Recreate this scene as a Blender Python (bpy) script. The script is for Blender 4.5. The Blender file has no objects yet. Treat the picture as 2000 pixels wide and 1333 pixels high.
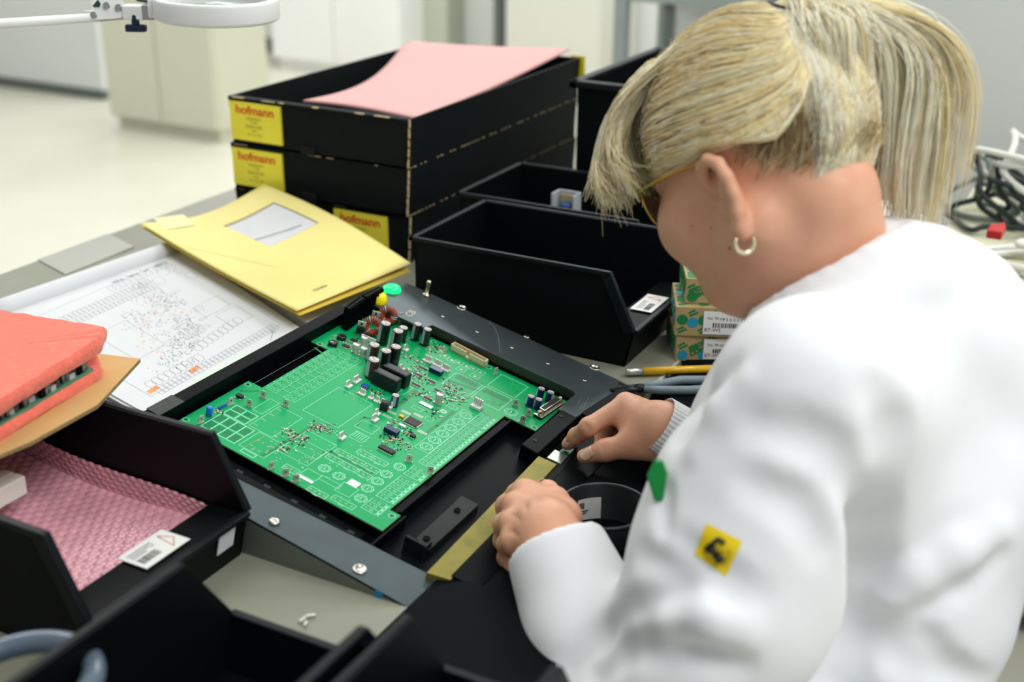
import bpy, bmesh, math, random
import numpy as np
from mathutils import Vector, Matrix, Euler

# ------------------------------------------------------------------ camera, world, lights, exposure
SC = bpy.context.scene
COL = SC.collection
BZ = 0.75                       # bench top height above the floor
CAMH = 0.65                     # lens height above the bench top
YAW, PIT, ROL, FPX, TILT = -0.485268884, 0.396973616, -0.00860218539, 2453.1, 0.23128
def _axes():
    f = np.array([math.sin(YAW)*math.cos(PIT), math.cos(YAW)*math.cos(PIT), -math.sin(PIT)])
    rt = np.array([math.cos(YAW), -math.sin(YAW), 0.0]); dn = np.cross(f, rt)
    return rt*math.cos(ROL)+dn*math.sin(ROL), -rt*math.sin(ROL)+dn*math.cos(ROL), f
CR, CD, CF = _axes()
CAMP = np.array([0.0, 0.0, BZ+CAMH])
cam_data = bpy.data.cameras.new('camera')
cam = bpy.data.objects.new('camera', cam_data); COL.objects.link(cam)
cam.matrix_world = Matrix([[CR[0], -CD[0], -CF[0], CAMP[0]], [CR[1], -CD[1], -CF[1], CAMP[1]], [CR[2], -CD[2], -CF[2], CAMP[2]], [0, 0, 0, 1]])
cam_data.sensor_width = 36.0; cam_data.lens = FPX/2000*36.0
cam_data.clip_start = 0.05; cam_data.clip_end = 60
cam_data.dof.use_dof = True; cam_data.dof.focus_distance = 1.40; cam_data.dof.aperture_fstop = 3.6
SC.camera = cam

SC.view_settings.view_transform = 'Standard'; SC.view_settings.look = 'None'
SC.view_settings.exposure = 0.0; SC.view_settings.gamma = 1.0; SC.view_settings.use_curve_mapping = False
w = bpy.data.worlds.new('world'); SC.world = w; w.use_nodes = True
w.node_tree.nodes['Background'].inputs[0].default_value = (0.86, 0.94, 1.0, 1)
w.node_tree.nodes['Background'].inputs[1].default_value = 0.40

def area(name, x, y, z, sx, sy, power, col=(0.975, 0.99, 1.0)):
    l = bpy.data.lights.new(name, 'AREA'); l.shape = 'RECTANGLE'; l.size = sx; l.size_y = sy; l.energy = power; l.color = col
    o = bpy.data.objects.new(name, l); o.location = (x, y, z); COL.objects.link(o); return o
CEIL = 3.0
for i, (x, y, p) in enumerate(((0.9, 0.4, 46), (0.9, 2.6, 38), (-1.6, 1.6, 16), (-1.6, 4.6, 58), (-4.2, 2.6, 58), (1.2, 5.0, 48), (-4.2, 5.2, 54))):
    area('ceiling_panel_light', x, y, CEIL-0.06, 1.5, 1.0, p)

# ------------------------------------------------------------------ helpers
random.seed(4); RNG = np.random.default_rng(4)
def ray(px, py): return CR*((px-1000)/FPX)+CD*((py-666.5)/FPX)+CF
def at_z(px, py, z=0.0):                       # the point of the level z above the bench top that the photo shows at a pixel
    d = ray(px, py); return CAMP+d*((BZ+z-CAMP[2])/d[2])
def at_y(px, py, y):
    d = ray(px, py); return CAMP+d*(y/d[1])
def at_x(px, py, x):
    d = ray(px, py); return CAMP+d*(x/d[0])
def at_d(px, py, t): return CAMP+ray(px, py)*t
WORG = at_z(797, 1187)                          # near lower corner of the tilted work plate
NT = np.array([math.sin(TILT), 0, math.cos(TILT)]); UT = np.array([math.cos(TILT), 0, -math.sin(TILT)])
FIXM = Matrix([[UT[0], 0, NT[0], WORG[0]], [0, 1, 0, WORG[1]], [UT[2], 0, NT[2], WORG[2]], [0, 0, 0, 1]])
def at_f(px, py, w=0.0):                        # the same on the tilted plate: returns (u, v)
    o = WORG+NT*w; d = ray(px, py); P = CAMP+d*(np.dot(o-CAMP, NT)/np.dot(d, NT))-o
    return float(P@UT), float(P[1])

def lin(c):
    c = c/255.0; return c/12.92 if c <= 0.04045 else ((c+0.055)/1.055)**2.4
def rgb(r, g, b): return (lin(r), lin(g), lin(b), 1.0)
MATS = {}
def mat(name, col, rough=0.5, metal=0.0, noise=0.0, nscale=40.0, bump=0.0, bscale=200.0, spec=0.5, trans=0.0, alpha=1.0, emit=None, estr=0.0, sss=0.0, coat=0.0, ior=1.45, sheen=0.0, col2=None):
    if name in MATS: return MATS[name]
    m = bpy.data.materials.new(name); m.use_nodes = True; nt = m.node_tree; b = nt.nodes['Principled BSDF']
    c = rgb(*col); b.inputs['Base Color'].default_value = c
    b.inputs['Roughness'].default_value = rough; b.inputs['Metallic'].default_value = metal
    b.inputs['Specular IOR Level'].default_value = spec; b.inputs['IOR'].default_value = ior
    b.inputs['Transmission Weight'].default_value = trans; b.inputs['Alpha'].default_value = alpha
    b.inputs['Coat Weight'].default_value = coat; b.inputs['Sheen Weight'].default_value = sheen
    if sss: b.inputs['Subsurface Weight'].default_value = sss; b.inputs['Subsurface Radius'].default_value = (0.012, 0.005, 0.003); b.inputs['Subsurface Scale'].default_value = 0.6
    if emit: b.inputs['Emission Color'].default_value = rgb(*emit); b.inputs['Emission Strength'].default_value = estr
    tc = None
    if noise or bump or col2: tc = nt.nodes.new('ShaderNodeTexCoord')
    if noise or col2:
        n = nt.nodes.new('ShaderNodeTexNoise'); n.inputs['Scale'].default_value = nscale; n.inputs['Detail'].default_value = 4
        nt.links.new(tc.outputs['Object'], n.inputs['Vector'])
        mx = nt.nodes.new('ShaderNodeMix'); mx.data_type = 'RGBA'
        k = noise or 0.2
        c2 = rgb(*col2) if col2 else tuple(min(1, v*(1+k)) for v in c[:3])+(1,)
        c1 = c if col2 else tuple(v*(1-k) for v in c[:3])+(1,)
        mx.inputs[6].default_value = c1; mx.inputs[7].default_value = c2
        mr = nt.nodes.new('ShaderNodeMapRange'); mr.inputs[1].default_value = 0.3; mr.inputs[2].default_value = 0.7
        nt.links.new(n.outputs['Fac'], mr.inputs[0]); nt.links.new(mr.outputs[0], mx.inputs[0]); nt.links.new(mx.outputs[2], b.inputs['Base Color'])
    if bump:
        n2 = nt.nodes.new('ShaderNodeTexNoise'); n2.inputs['Scale'].default_value = bscale; n2.inputs['Detail'].default_value = 3
        nt.links.new(tc.outputs['Object'], n2.inputs['Vector'])
        bp = nt.nodes.new('ShaderNodeBump'); bp.inputs['Strength'].default_value = bump; bp.inputs['Distance'].default_value = 0.002
        nt.links.new(n2.outputs['Fac'], bp.inputs['Height']); nt.links.new(bp.outputs[0], b.inputs['Normal'])
    MATS[name] = m; return m

def tag(o, label=None, cat=None, group=None, kind=None):
    if label: o['label'] = label
    if cat: o['category'] = cat
    if group: o['group'] = group
    if kind: o['kind'] = kind
    return o
def empty(name, loc=(0, 0, 0), rz=0.0, matrix=None, parent=None):
    o = bpy.data.objects.new(name, None); COL.objects.link(o); o.empty_display_size = 0.02
    if parent: o.parent = parent
    if matrix is not None: o.matrix_world = matrix
    else: o.location = loc; o.rotation_euler = (0, 0, rz)
    return o
def copy_tree(o, parent=None):
    c = o.copy(); COL.objects.link(c)
    if parent: c.parent = parent
    for ch in list(o.children): copy_tree(ch, c)
    return c

class MB:                                       # collects shapes and links them as one mesh object
    def __init__(s): s.v = []; s.f = []; s.m = []; s.s = []
    def add(s, vs, fs, mi=0, sm=False, M=None):
        n = len(s.v)
        if M is not None: vs = [tuple(M @ Vector(p)) for p in vs]
        s.v += [tuple(map(float, p)) for p in vs]
        for f in fs: s.f.append(tuple(n+i for i in f)); s.m.append(mi); s.s.append(sm)
        return s
    def box(s, x0, x1, y0, y1, z0, z1, mi=0, M=None):
        v = [(x0, y0, z0), (x1, y0, z0), (x1, y1, z0), (x0, y1, z0), (x0, y0, z1), (x1, y0, z1), (x1, y1, z1), (x0, y1, z1)]
        return s.add(v, [(0, 3, 2, 1), (4, 5, 6, 7), (0, 1, 5, 4), (1, 2, 6, 5), (2, 3, 7, 6), (3, 0, 4, 7)], mi, False, M)
    def cbox(s, c, sz, mi=0, M=None, rz=0.0):
        T = Matrix.Translation(c) @ Matrix.Rotation(rz, 4, 'Z')
        if M is not None: T = M @ T
        x, y, z = (q/2 for q in sz); return s.box(-x, x, -y, y, -z, z, mi, T)
    def prism(s, poly, z0, z1, mi=0, M=None):   # poly counter-clockwise in xy
        n = len(poly); v = [(p[0], p[1], z0) for p in poly]+[(p[0], p[1], z1) for p in poly]
        f = [tuple(range(n-1, -1, -1)), tuple(range(n, 2*n))]+[(i, (i+1) % n, n+(i+1) % n, n+i) for i in range(n)]
        return s.add(v, f, mi, False, M)
    def lathe(s, prof, n=20, mi=0, M=None, sm=True, caps=True):   # profile of (r, z)
        v = []; f = []
        for r, z in prof:
            for i in range(n): a = 2*math.pi*i/n; v.append((r*math.cos(a), r*math.sin(a), z))
        for k in range(len(prof)-1):
            for i in range(n): f.append((k*n+i, k*n+(i+1) % n, (k+1)*n+(i+1) % n, (k+1)*n+i))
        s.add(v, f, mi, sm, M)
        if caps:
            b = len(s.v)-len(v)
            if prof[0][0] > 1e-6: s.f.append(tuple(b+i for i in range(n-1, -1, -1))); s.m.append(mi); s.s.append(False)
            if prof[-1][0] > 1e-6: e = b+(len(prof)-1)*n; s.f.append(tuple(e+i for i in range(n))); s.m.append(mi); s.s.append(False)
        return s
    def cyl(s, c, r, z0, z1, n=16, mi=0, M=None):
        T = Matrix.Translation((c[0], c[1], 0)); T = M @ T if M is not None else T
        return s.lathe([(r, z0), (r, z1)], n, mi, T)
    def tube(s, pts, r, n=8, mi=0, M=None, closed=False, caps=True):
        P = [np.array(p, float) for p in pts]; N = len(P)
        R = r if hasattr(r, '__len__') else [r]*N
        v = []; f = []; prev = None
        for i in range(N):
            if closed: t = P[(i+1) % N]-P[i-1]
            else: t = P[min(i+1, N-1)]-P[max(i-1, 0)]
            t = t/(np.linalg.norm(t)+1e-12)
            if prev is None:
                a = np.array([0, 0, 1.0]) if abs(t[2]) < 0.9 else np.array([1.0, 0, 0])
                e1 = np.cross(t, a)
            else: e1 = prev-t*np.dot(prev, t)
            e1 = e1/(np.linalg.norm(e1)+1e-12); prev = e1; e2 = np.cross(t, e1)
            for k in range(n):
                a = 2*math.pi*k/n; v.append(P[i]+R[i]*(math.cos(a)*e1+math.sin(a)*e2))
        for i in range(N if closed else N-1):
            j = (i+1) % N
            for k in range(n): f.append((i*n+k, i*n+(k+1) % n, j*n+(k+1) % n, j*n+k))
        s.add(v, f, mi, True, M)
        if caps and not closed:
            b = len(s.v)-len(v)
            s.f.append(tuple(b+k for k in range(n-1, -1, -1))); s.m.append(mi); s.s.append(False)
            s.f.append(tuple(b+(N-1)*n+k for k in range(n))); s.m.append(mi); s.s.append(False)
        return s
    def grid(s, fn, nu, nv, mi=0, th=0.0, M=None):   # fn(a, b) -> point, a and b in 0..1; th closes it into a sheet of that thickness
        P = np.array([[fn(i/nu, j/nv) for j in range(nv+1)] for i in range(nu+1)], float)
        idx = lambda i, j: i*(nv+1)+j
        F = [(idx(i, j), idx(i+1, j), idx(i+1, j+1), idx(i, j+1)) for i in range(nu) for j in range(nv)]
        if not th: return s.add([tuple(p) for p in P.reshape(-1, 3)], F, mi, True, M)
        du = np.gradient(P, axis=0); dv = np.gradient(P, axis=1); nn = np.cross(du, dv); nn /= np.linalg.norm(nn, axis=2, keepdims=True)+1e-12
        Q = P-nn*th; k = (nu+1)*(nv+1)
        F2 = [tuple(reversed([q+k for q in f])) for f in F]
        edge = [idx(i, 0) for i in range(nu+1)]+[idx(nu, j) for j in range(1, nv+1)]+[idx(i, nv) for i in range(nu-1, -1, -1)]+[idx(0, j) for j in range(nv-1, 0, -1)]
        E = [(a, a+k, b+k, b) for a, b in zip(edge, edge[1:]+edge[:1])]
        s.add([tuple(p) for p in P.reshape(-1, 3)]+[tuple(p) for p in Q.reshape(-1, 3)], F+F2, mi, True, M)
        n0 = len(s.v)-2*k
        for e in E: s.f.append(tuple(n0+q for q in e)); s.m.append(mi); s.s.append(False)
        return s
    def build(s, name, mats, parent=None, bevel=0.0, seg=2, M=None):
        me = bpy.data.meshes.new(name); me.from_pydata(s.v, [], s.f)
        if not isinstance(mats, (list, tuple)): mats = [mats]
        for m in mats: me.materials.append(m)
        me.polygons.foreach_set('material_index', s.m); me.polygons.foreach_set('use_smooth', s.s)
        bm = bmesh.new(); bm.from_mesh(me); bmesh.ops.recalc_face_normals(bm, faces=bm.faces); bm.to_mesh(me); bm.free()
        o = bpy.data.objects.new(name, me); COL.objects.link(o)
        if parent: o.parent = parent
        if M is not None: o.matrix_local = M
        if bevel:
            b = o.modifiers.new('bevel', 'BEVEL'); b.width = bevel; b.segments = seg; b.limit_method = 'ANGLE'; b.angle_limit = 0.6
        return o

def text_mesh(mb, body, size, mi=0, M=None, ext=0.0002, align='CENTER', sx=1.0, bold=0.0):   # lettering as flat raised shapes
    cu = bpy.data.curves.new('t', 'FONT'); cu.body = body; cu.size = size; cu.extrude = ext; cu.align_x = align; cu.align_y = 'CENTER'; cu.resolution_u = 3; cu.offset = bold
    ob = bpy.data.objects.new('t', cu); COL.objects.link(ob)
    dg = bpy.context.evaluated_depsgraph_get(); me = bpy.data.meshes.new_from_object(ob.evaluated_get(dg))
    T = Matrix.Diagonal((sx, 1, 1, 1)); T = M @ T if M is not None else T
    mb.add([tuple(v.co) for v in me.vertices], [tuple(p.vertices) for p in me.polygons], mi, False, T)
    bpy.data.objects.remove(ob); bpy.data.curves.remove(cu); bpy.data.meshes.remove(me)
def frame(o, ex, ey):                            # matrix with origin o, x axis along ex, y axis along ey (made square), z their normal
    o, ex, ey = (np.array(q, float) for q in (o, ex, ey))
    ex = ex/np.linalg.norm(ex); ez = np.cross(ex, ey); ez /= np.linalg.norm(ez); ey = np.cross(ez, ex)
    return Matrix([[ex[0], ey[0], ez[0], o[0]], [ex[1], ey[1], ez[1], o[1]], [ex[2], ey[2], ez[2], o[2]], [0, 0, 0, 1]])
# ------------------------------------------------------------------ the room
M_floor = mat('floor_vinyl', (215, 213, 197), 0.25, noise=0.03, nscale=3.0)
M_white = mat('wall_white', (226, 227, 226), 0.6, noise=0.01, nscale=2.0)
M_ceil = mat('ceiling_white', (235, 235, 232), 0.8, noise=0.01, nscale=2.0)
M_beige = mat('cabinet_beige', (203, 203, 184), 0.5, noise=0.01, nscale=3.0)
M_grey = mat('grey_steel', (150, 158, 156), 0.4, noise=0.03, nscale=20.0)
M_dgrey = mat('dark_trim', (92, 100, 96), 0.5, noise=0.03, nscale=20.0)
M_panel = mat('panel_white', (222, 224, 223), 0.35, noise=0.008, nscale=3.0)

def struct(name, mb, m, **k): return tag(mb.build(name, m, **k), kind='structure')
X0, X1, Y0, Y1 = -8.0, 3.2, -2.5, 6.4
struct('floor', MB().box(X0, X1, Y0, Y1, -0.1, 0.0), M_floor)
struct('wall_back', MB().box(X0, X1, Y1, Y1+0.12, 0, CEIL), M_white)
struct('wall_left', MB().box(X0-0.12, X0, Y0, Y1+0.12, 0, CEIL), M_white)
struct('wall_right', MB().box(X1, X1+0.12, Y0, Y1+0.12, 0, CEIL), M_white)
struct('ceiling', MB().box(X0-0.12, X1+0.12, Y0, Y1+0.12, CEIL, CEIL+0.1), M_ceil)
struct('baseboard_back', MB().box(X0, X1, Y1-0.015, Y1, 0, 0.09), M_dgrey)

# white partition standing on a dark foot, far left
p = empty('partition_wall', (-6.5, 4.80, 0)); tag(p, 'white partition standing on a dark foot rail at the far left of the room', 'partition')
MB().box(-1.45, 1.54, 0, 0.06, 0.05, 1.9).build('panel', M_panel, p, 0.004)
MB().box(-1.45, 1.54, -0.01, 0.07, 0.0, 0.05).build('foot_rail', M_dgrey, p, 0.003)

def cabinet(name, x0, x1, y0, y1, h, m, label, doors=2, plinth=0.06):
    r = empty(name, ((x0+x1)/2, (y0+y1)/2, 0)); tag(r, label, 'cabinet')
    cx, cy = (x0+x1)/2, (y0+y1)/2
    MB().box(x0-cx, x1-cx, y0-cy+0.022, y1-cy, plinth, h).build('body', m, r, 0.003)
    MB().box(x0-cx+0.02, x1-cx-0.02, y0-cy+0.04, y1-cy-0.02, 0, plinth).build('plinth', m, r)
    wd = (x1-x0)/doors
    for i in range(doors):
        d = MB().box(x0-cx+wd*i+0.003, x0-cx+wd*(i+1)-0.003, y0-cy, y0-cy+0.021, plinth+0.01, h-0.01).build('door', m, r, 0.003)
        hx = x0-cx+wd*(i+1)-0.06 if i % 2 == 0 else x0-cx+wd*i+0.06
        MB().tube([(hx, y0-cy, h*0.52), (hx, y0-cy-0.03, h*0.52), (hx, y0-cy-0.03, h*0.62), (hx, y0-cy, h*0.62)], 0.006).build('handle', M_grey, d)
    return r
cabinet('storage_cabinet', -4.45, -3.80, 4.33, 4.72, 1.95, M_beige, 'beige two-door steel cabinet standing on the cream floor beside the white partition')
cabinet('tall_cupboard', -4.75, -3.86, 5.95, 6.36, 2.2, mat('cupboard_white', (244, 244, 243), 0.45, noise=0.01), 'white cupboard against the back wall behind the beige cabinet', 2)
cabinet('locker', -3.16, -2.62, 5.9, 6.36, 2.1, mat('locker_beige', (206, 206, 196), 0.5, noise=0.01), 'pale beige locker against the back wall right of the white door post', 1)
for i, (a, b, m, n) in enumerate(((-3.86, -3.70, mat('post_green_grey', (188, 192, 176), 0.6), 'trim_1'), (-3.40, -3.345, M_dgrey, 'trim_2'), (-3.29, -3.27, M_grey, 'trim_3'), (-3.27, -3.18, mat('door_post_white', (240, 240, 240), 0.5), 'trim_4'))):
    struct(n, MB().box(a, b, Y1-0.30 if i == 3 else Y1-0.2, Y1, 0, 2.6), m)

# grey shelving unit and white partition behind the woman's head
sh = empty('shelving_unit', (-1.15, 4.2, 0)); tag(sh, 'grey steel shelving unit standing behind the seated woman, white boards at its back', 'shelf')
for x, y in ((-0.55, -0.2), (0.9, -0.2), (-0.55, 0.2), (0.9, 0.2)): MB().box(x-0.022, x+0.022, y-0.022, y+0.022, 0, 2.1).build('post', M_grey, sh, 0.003)
MB().box(-0.40, -0.37, -0.20, -0.18, 0, 2.1).build('brace', M_dgrey, sh)
for z in (0.25, 0.85, 1.40, 1.95): MB().box(-0.57, 0.92, -0.22, 0.22, z-0.02, z+0.015).build('shelf_board', M_grey, sh, 0.003)
MB().box(-0.55, 0.9, 0.20, 0.215, 0.05, 2.05).build('back_panel', M_panel, sh)
pr = empty('room_divider', (0.6, 2.78, 0)); tag(pr, 'white divider panel behind the tangle of cables on the cream side table', 'partition')
MB().box(-1.26, 1.6, 0, 0.05, 0.08, 2.0).build('panel', M_panel, pr, 0.004)
for x in (-1.15, 1.45): MB().box(x-0.03, x+0.03, -0.12, 0.17, 0, 0.09).build('foot', M_grey, pr, 0.004)

# side table with cables, right edge
M_cream = mat('table_cream', (214, 213, 184), 0.45, noise=0.02, nscale=12.0)
st = empty('side_table', (0.35, 2.26, 0)); tag(st, 'cream side table behind the woman carrying a tangle of white and black cables', 'table')
MB().box(-0.66, 0.8, -0.34, 0.32, 0.715, 0.75).build('tabletop', M_cream, st, 0.004)
MB().box(-0.62, 0.76, -0.30, 0.28, 0.655, 0.714).build('apron', M_grey, st)
for x, y in ((-0.6, -0.28), (0.74, -0.28), (-0.6, 0.26), (0.74, 0.26)): MB().box(x-0.025, x+0.025, y-0.025, y+0.025, 0, 0.655).build('leg', M_grey, st, 0.003)
def cable(name, label, m, c, r, n, seed, thick, h=0.07, group=None):
    g = np.random.default_rng(seed); mb = MB()
    pts = []; 
    for k in range(n*14):
        a = k*0.45; rr = r*(0.6+0.4*math.sin(k*0.13+seed)); e = g.normal(0, r*0.10, 3)
        pts.append((c[0]+rr*math.cos(a)+e[0], c[1]+0.6*rr*math.sin(a)+e[1], BZ+thick+h*(0.5+0.5*math.sin(k*0.31+seed*2))*abs(math.sin(a*0.5))+abs(e[2])*0.3))
    P = np.array(pts); 
    for it in range(2):
        Q = [P[0]]
        for a, b in zip(P[:-1], P[1:]): Q += [a*0.75+b*0.25, a*0.25+b*0.75]
        P = np.array(Q+[P[-1]])
    mb.tube(P, thick, 7); return tag(mb.build(name, m), label, 'cable', group)
M_wc = mat('cable_white', (222, 222, 214), 0.4, noise=0.02); M_bc = mat('cable_black', (28, 38, 36), 0.4, noise=0.05); M_gc = mat('cable_green_grey', (112, 124, 116), 0.4, noise=0.05)
cable('cable_coil', 'coil of white cable hanging lowest over the front of the cream side table', M_wc, (-0.13, 2.03), 0.10, 4, 1, 0.006, 0.03)
cable('cable_coil', 'tall loose coil of white cable on the cream side table by the divider', M_wc, (-0.16, 2.25), 0.14, 4, 2, 0.006, 0.16)
cable('cable_coil', 'tangled black cable lying among white ones on the cream side table', M_bc, (-0.22, 2.22), 0.10, 4, 3, 0.005, 0.12)
cable('cable_coil', 'green-grey cable coil lying behind the black cable on the side table', M_gc, (-0.24, 2.30), 0.10, 3, 5, 0.005, 0.10)
o = MB(); o.box(-0.011, 0.011, -0.02, 0.02, 0.001, 0.014); o.tube([(0, 0.02, 0.007), (0, 0.035, 0.007), (0.004, 0.05, 0.006)], 0.004)
pl = o.build('cable_plug', mat('plug_red', (190, 45, 45), 0.4, noise=0.03), None, 0.002); q = at_z(1944, 462, 0.065); pl.location = q; tag(pl, 'small red cable plug lying on the white cables', 'plug')
# grey drawer unit hung under the side table
M_ped = mat('pedestal_green_grey', (150, 160, 146), 0.5, noise=0.02)
MB().box(-0.57, 0.55, -0.10, 0.24, 0.04, 0.654).build('drawer_unit', M_ped, st, 0.004)
for z in (0.06, 0.26, 0.46):
    d = MB().box(-0.56, 0.54, -0.12, -0.10, z, z+0.18).build('drawer', M_ped, st, 0.003)
    MB().tube([(-0.06, -0.12, z+0.13), (-0.06, -0.14, z+0.13), (0.06, -0.14, z+0.13), (0.06, -0.12, z+0.13)], 0.005).build('handle', M_grey, d)

# ------------------------------------------------------------------ workbench
M_bench = mat('bench_laminate', (138, 140, 124), 0.38, noise=0.05, nscale=9.0, bump=0.02, bscale=600)
M_edge = mat('bench_edge', (186, 186, 172), 0.35, noise=0.02)
M_esd = mat('black_mat', (8, 12, 15), 0.6, spec=0.05, noise=0.10, nscale=14.0)
BX0, BX1 = -1.525, -0.505
be = empty('workbench', ((BX0+BX1)/2, 1.4, 0)); tag(be, 'long workbench with grey-green laminate top carrying the fixture, boxes and bins', 'bench')
cx, cy = (BX0+BX1)/2, 1.4
wt = MB(); hx = -0.665-cx; ha, hb = 0.790-cy, 1.308-cy                  # worktop cut out round the sunk end of the fixture
wt.prism([(BX0-cx, -1.9), (BX1-cx, -1.9), (BX1-cx, ha), (hx, ha), (hx, hb), (BX1-cx, hb), (BX1-cx, 1.30), (BX0-cx, 1.30)], BZ-0.03, BZ)
wt.build('worktop', M_bench, be)
for ya, yb in ((-1.9, ha), (hb, 1.30)): MB().box(BX1-cx, BX1-cx+0.004, ya, yb, BZ-0.03, BZ+0.0008).build('edge_trim', M_edge, be)
MB().box(BX0-cx+0.06, BX1-cx-0.06, -1.85, 1.26, BZ-0.09, BZ-0.03).build('rail', M_grey, be)
for x in (BX0-cx+0.06, BX1-cx-0.06):
    for y in (-1.8, 0.0, 1.2): MB().box(x-0.03, x+0.03, y-0.03, y+0.03, 0, BZ-0.03).build('leg', M_grey, be, 0.004)
fs = empty('front_board', (-0.42, 1.0, 0)); tag(fs, 'black matt board along the front edge of the bench under her hands', 'board')
fbm = MB(); fbm.prism([(-0.0795, -0.95), (0.06, -0.95), (0.06, 0.90), (-0.0795, 0.90), (-0.0795, 0.312), (-0.052, 0.312), (-0.052, -0.165), (-0.0795, -0.165)], BZ-0.03, BZ-0.003); fbm.build('board', M_esd, fs, 0.003)
fbm = MB(); fbm.prism([(-0.0955, -0.95), (0.055, -0.95), (0.055, 0.90), (-0.0745, 0.90), (-0.0745, 0.312), (-0.053, 0.312), (-0.053, -0.155), (-0.0955, -0.155)], BZ+0.0002, BZ+0.0022); fbm.build('mat', M_esd, fs)
for y in (-0.7, 0, 0.7): MB().prism([(-0.08, 0), (0.03, 0), (-0.08, -0.12)], -0.012, 0.012, 0, Matrix.Translation((0, y, BZ-0.031)) @ Matrix.Rotation(math.pi/2, 4, 'X')).build('bracket', M_grey, fs)
# paler strip lying along the rear edge of the bench
st_ = [at_z(*q, 0.001) for q in ((74, 508), (212, 457), (262, 483), (128, 537))]
o = MB(); o.prism([(q[0], q[1]) for q in reversed(st_)], BZ, BZ+0.002); tag(o.build('cover_strip', mat('strip_pale', (178, 178, 170), 0.3, noise=0.01)), 'pale grey cover strip lying on the rear edge of the bench', 'strip')
# loose bits on the bench in front of the fixture
for i, (px, py, l) in enumerate(((604, 1204, 0.011), (590, 1212, 0.007), (597, 1219, 0.006))):
    q = at_z(px, py, 0.002); o = MB(); o.tube([(-l/2, 0, 0), (0, 0.0006, 0.0004), (l/2, 0, 0)], 0.0016, 6)
    b = o.build('lead_clipping', mat('clip_white', (225, 226, 215), 0.35), None); b.location = (q[0], q[1], BZ+0.0017); b.rotation_euler = (0, 0, 0.9+0.5*i)
    tag(b, ('longest white lead clipping lying on the bench below the fixture', 'short clipping lying left of the longest one on the bench', 'tiny clipping lying nearest the bench front of the three')[i], 'clipping', 'lead clippings on the bench')
# ------------------------------------------------------------------ tilted work fixture (local frame u, v, w: down slope, along bench, off the plate)
M_alu = mat('plate_steel', (78, 88, 92), 0.42, metal=0.75, noise=0.10, nscale=25.0, bump=0.04, bscale=500)
M_side = mat('side_steel', (120, 126, 118), 0.5, metal=0.5, noise=0.08, nscale=20.0)
M_blk = mat('delrin_black', (6, 10, 13), 0.45, spec=0.07, noise=0.10, nscale=60.0, bump=0.03, bscale=800)
M_blk2 = mat('delrin_worn', (17, 22, 25), 0.5, spec=0.3, noise=0.2, nscale=80.0)
M_steel = mat('bright_steel', (205, 205, 196), 0.25, metal=1.0)
M_recess = mat('recess_brown', (74, 70, 60), 0.45, metal=0.5, noise=0.15, nscale=30.0)
fx = empty('test_fixture', matrix=FIXM); tag(fx, 'tilted steel plate fixture with a black recess holding the green circuit board', 'fixture')
def fb(name, m, boxes, bevel=0.0006, parent=fx):
    mb = MB()
    for b in boxes: mb.box(*b)
    return mb.build(name, m, parent, bevel)
UL = -0.345
for P in ([(UL, 0.0), (0.0, 0.0), (0.0, 0.052), (UL, 0.034)], [(UL, 0.441), (-0.266, 0.441), (-0.261, 0.446), (-0.259, 0.457), (-0.056, 0.457), (-0.052, 0.453), (-0.052, 0.405), (-0.0285, 0.405), (-0.018, 0.497), (-0.025, 0.5265), (UL, 0.5275)]):
    MB().prism(P, -0.003, 0.0).build('plate', M_alu, fx, 0.0005)
def wedge(v, th):                                # side panel: from the plate edge straight down to the bench
    mb = MB()
    # bench level under u: w along the world vertical
    def down(u):
        h = -u*math.sin(TILT)-0.0008; return (u+h*math.sin(TILT)*1.0, -h*math.cos(TILT))
    a = down(-0.345)
    poly = [(-0.345, -0.0005), a, (-0.003, -0.0012), (-0.003, -0.0005)]
    mb.add([(q[0], v, q[1]) for q in poly]+[(q[0], v+th, q[1]) for q in poly], [(0, 1, 2, 3), (7, 6, 5, 4), (0, 4, 5, 1), (1, 5, 6, 2), (2, 6, 7, 3), (3, 7, 4, 0)])
    return mb
wedge(0.0, 0.002).build('side_panel', M_side, fx); wedge(0.525, 0.002).build('side_panel', M_side, fx)
fb('recess_wall', M_recess, [(-0.261, -0.05, 0.457, 0.4585, -0.03, -0.003), (-0.0525, -0.0510, 0.43, 0.457, -0.03, -0.003)])
# bristle strip along the far recess wall
mb = MB()
for i in range(150):
    u = -0.26+0.2*i/149; mb.box(u, u+0.0005, 0.4545, 0.4565, -0.024, -0.012)
tag(mb.build('bristle_strip', M_blk, fx), kind='stuff')
fb('recess_floor', M_blk, [(-0.35, 0.0, 0.034, 0.457, -0.034, -0.030)])
fb('upper_bar', M_blk, [(-0.366, -0.3495, 0.055, 0.408, -0.03, 0.0)], 0.001)
fb('left_bar', M_blk, [(-0.3495, -0.012, 0.036, 0.052, -0.03, -0.002), (-0.3495, -0.10, 0.052, 0.086, -0.03, -0.024)], 0.001)
M_tape = mat('tape_dusty', (44, 48, 48), 0.35, noise=0.5, nscale=300.0)
fb('tape_patch', M_tape, [(-0.3665, -0.349, 0.066, 0.104, 0.0, 0.0006)], 0)
for i in range(7):                               # worn locating clips below the board's left edge
    u = -0.31+i*0.034
    c = MB(); c.box(-0.006, 0.006, 0.052, 0.060, -0.026, -0.013); c.box(-0.004, 0.004, 0.056, 0.068, -0.0155, -0.0135)
    c.build('locating_clip', M_blk2, fx, 0.0006).location = (u, 0, 0)
for (u, v) in ((-0.33, 0.10), (-0.33, 0.19), (-0.31, 0.26), (-0.2, 0.12), (-0.2, 0.43), (-0.11, 0.2), (-0.11, 0.33), (-0.3, 0.42)):
    MB().cyl((u, v), 0.004, -0.031, -0.0166, 12).build('support_post', M_blk, fx)
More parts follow.
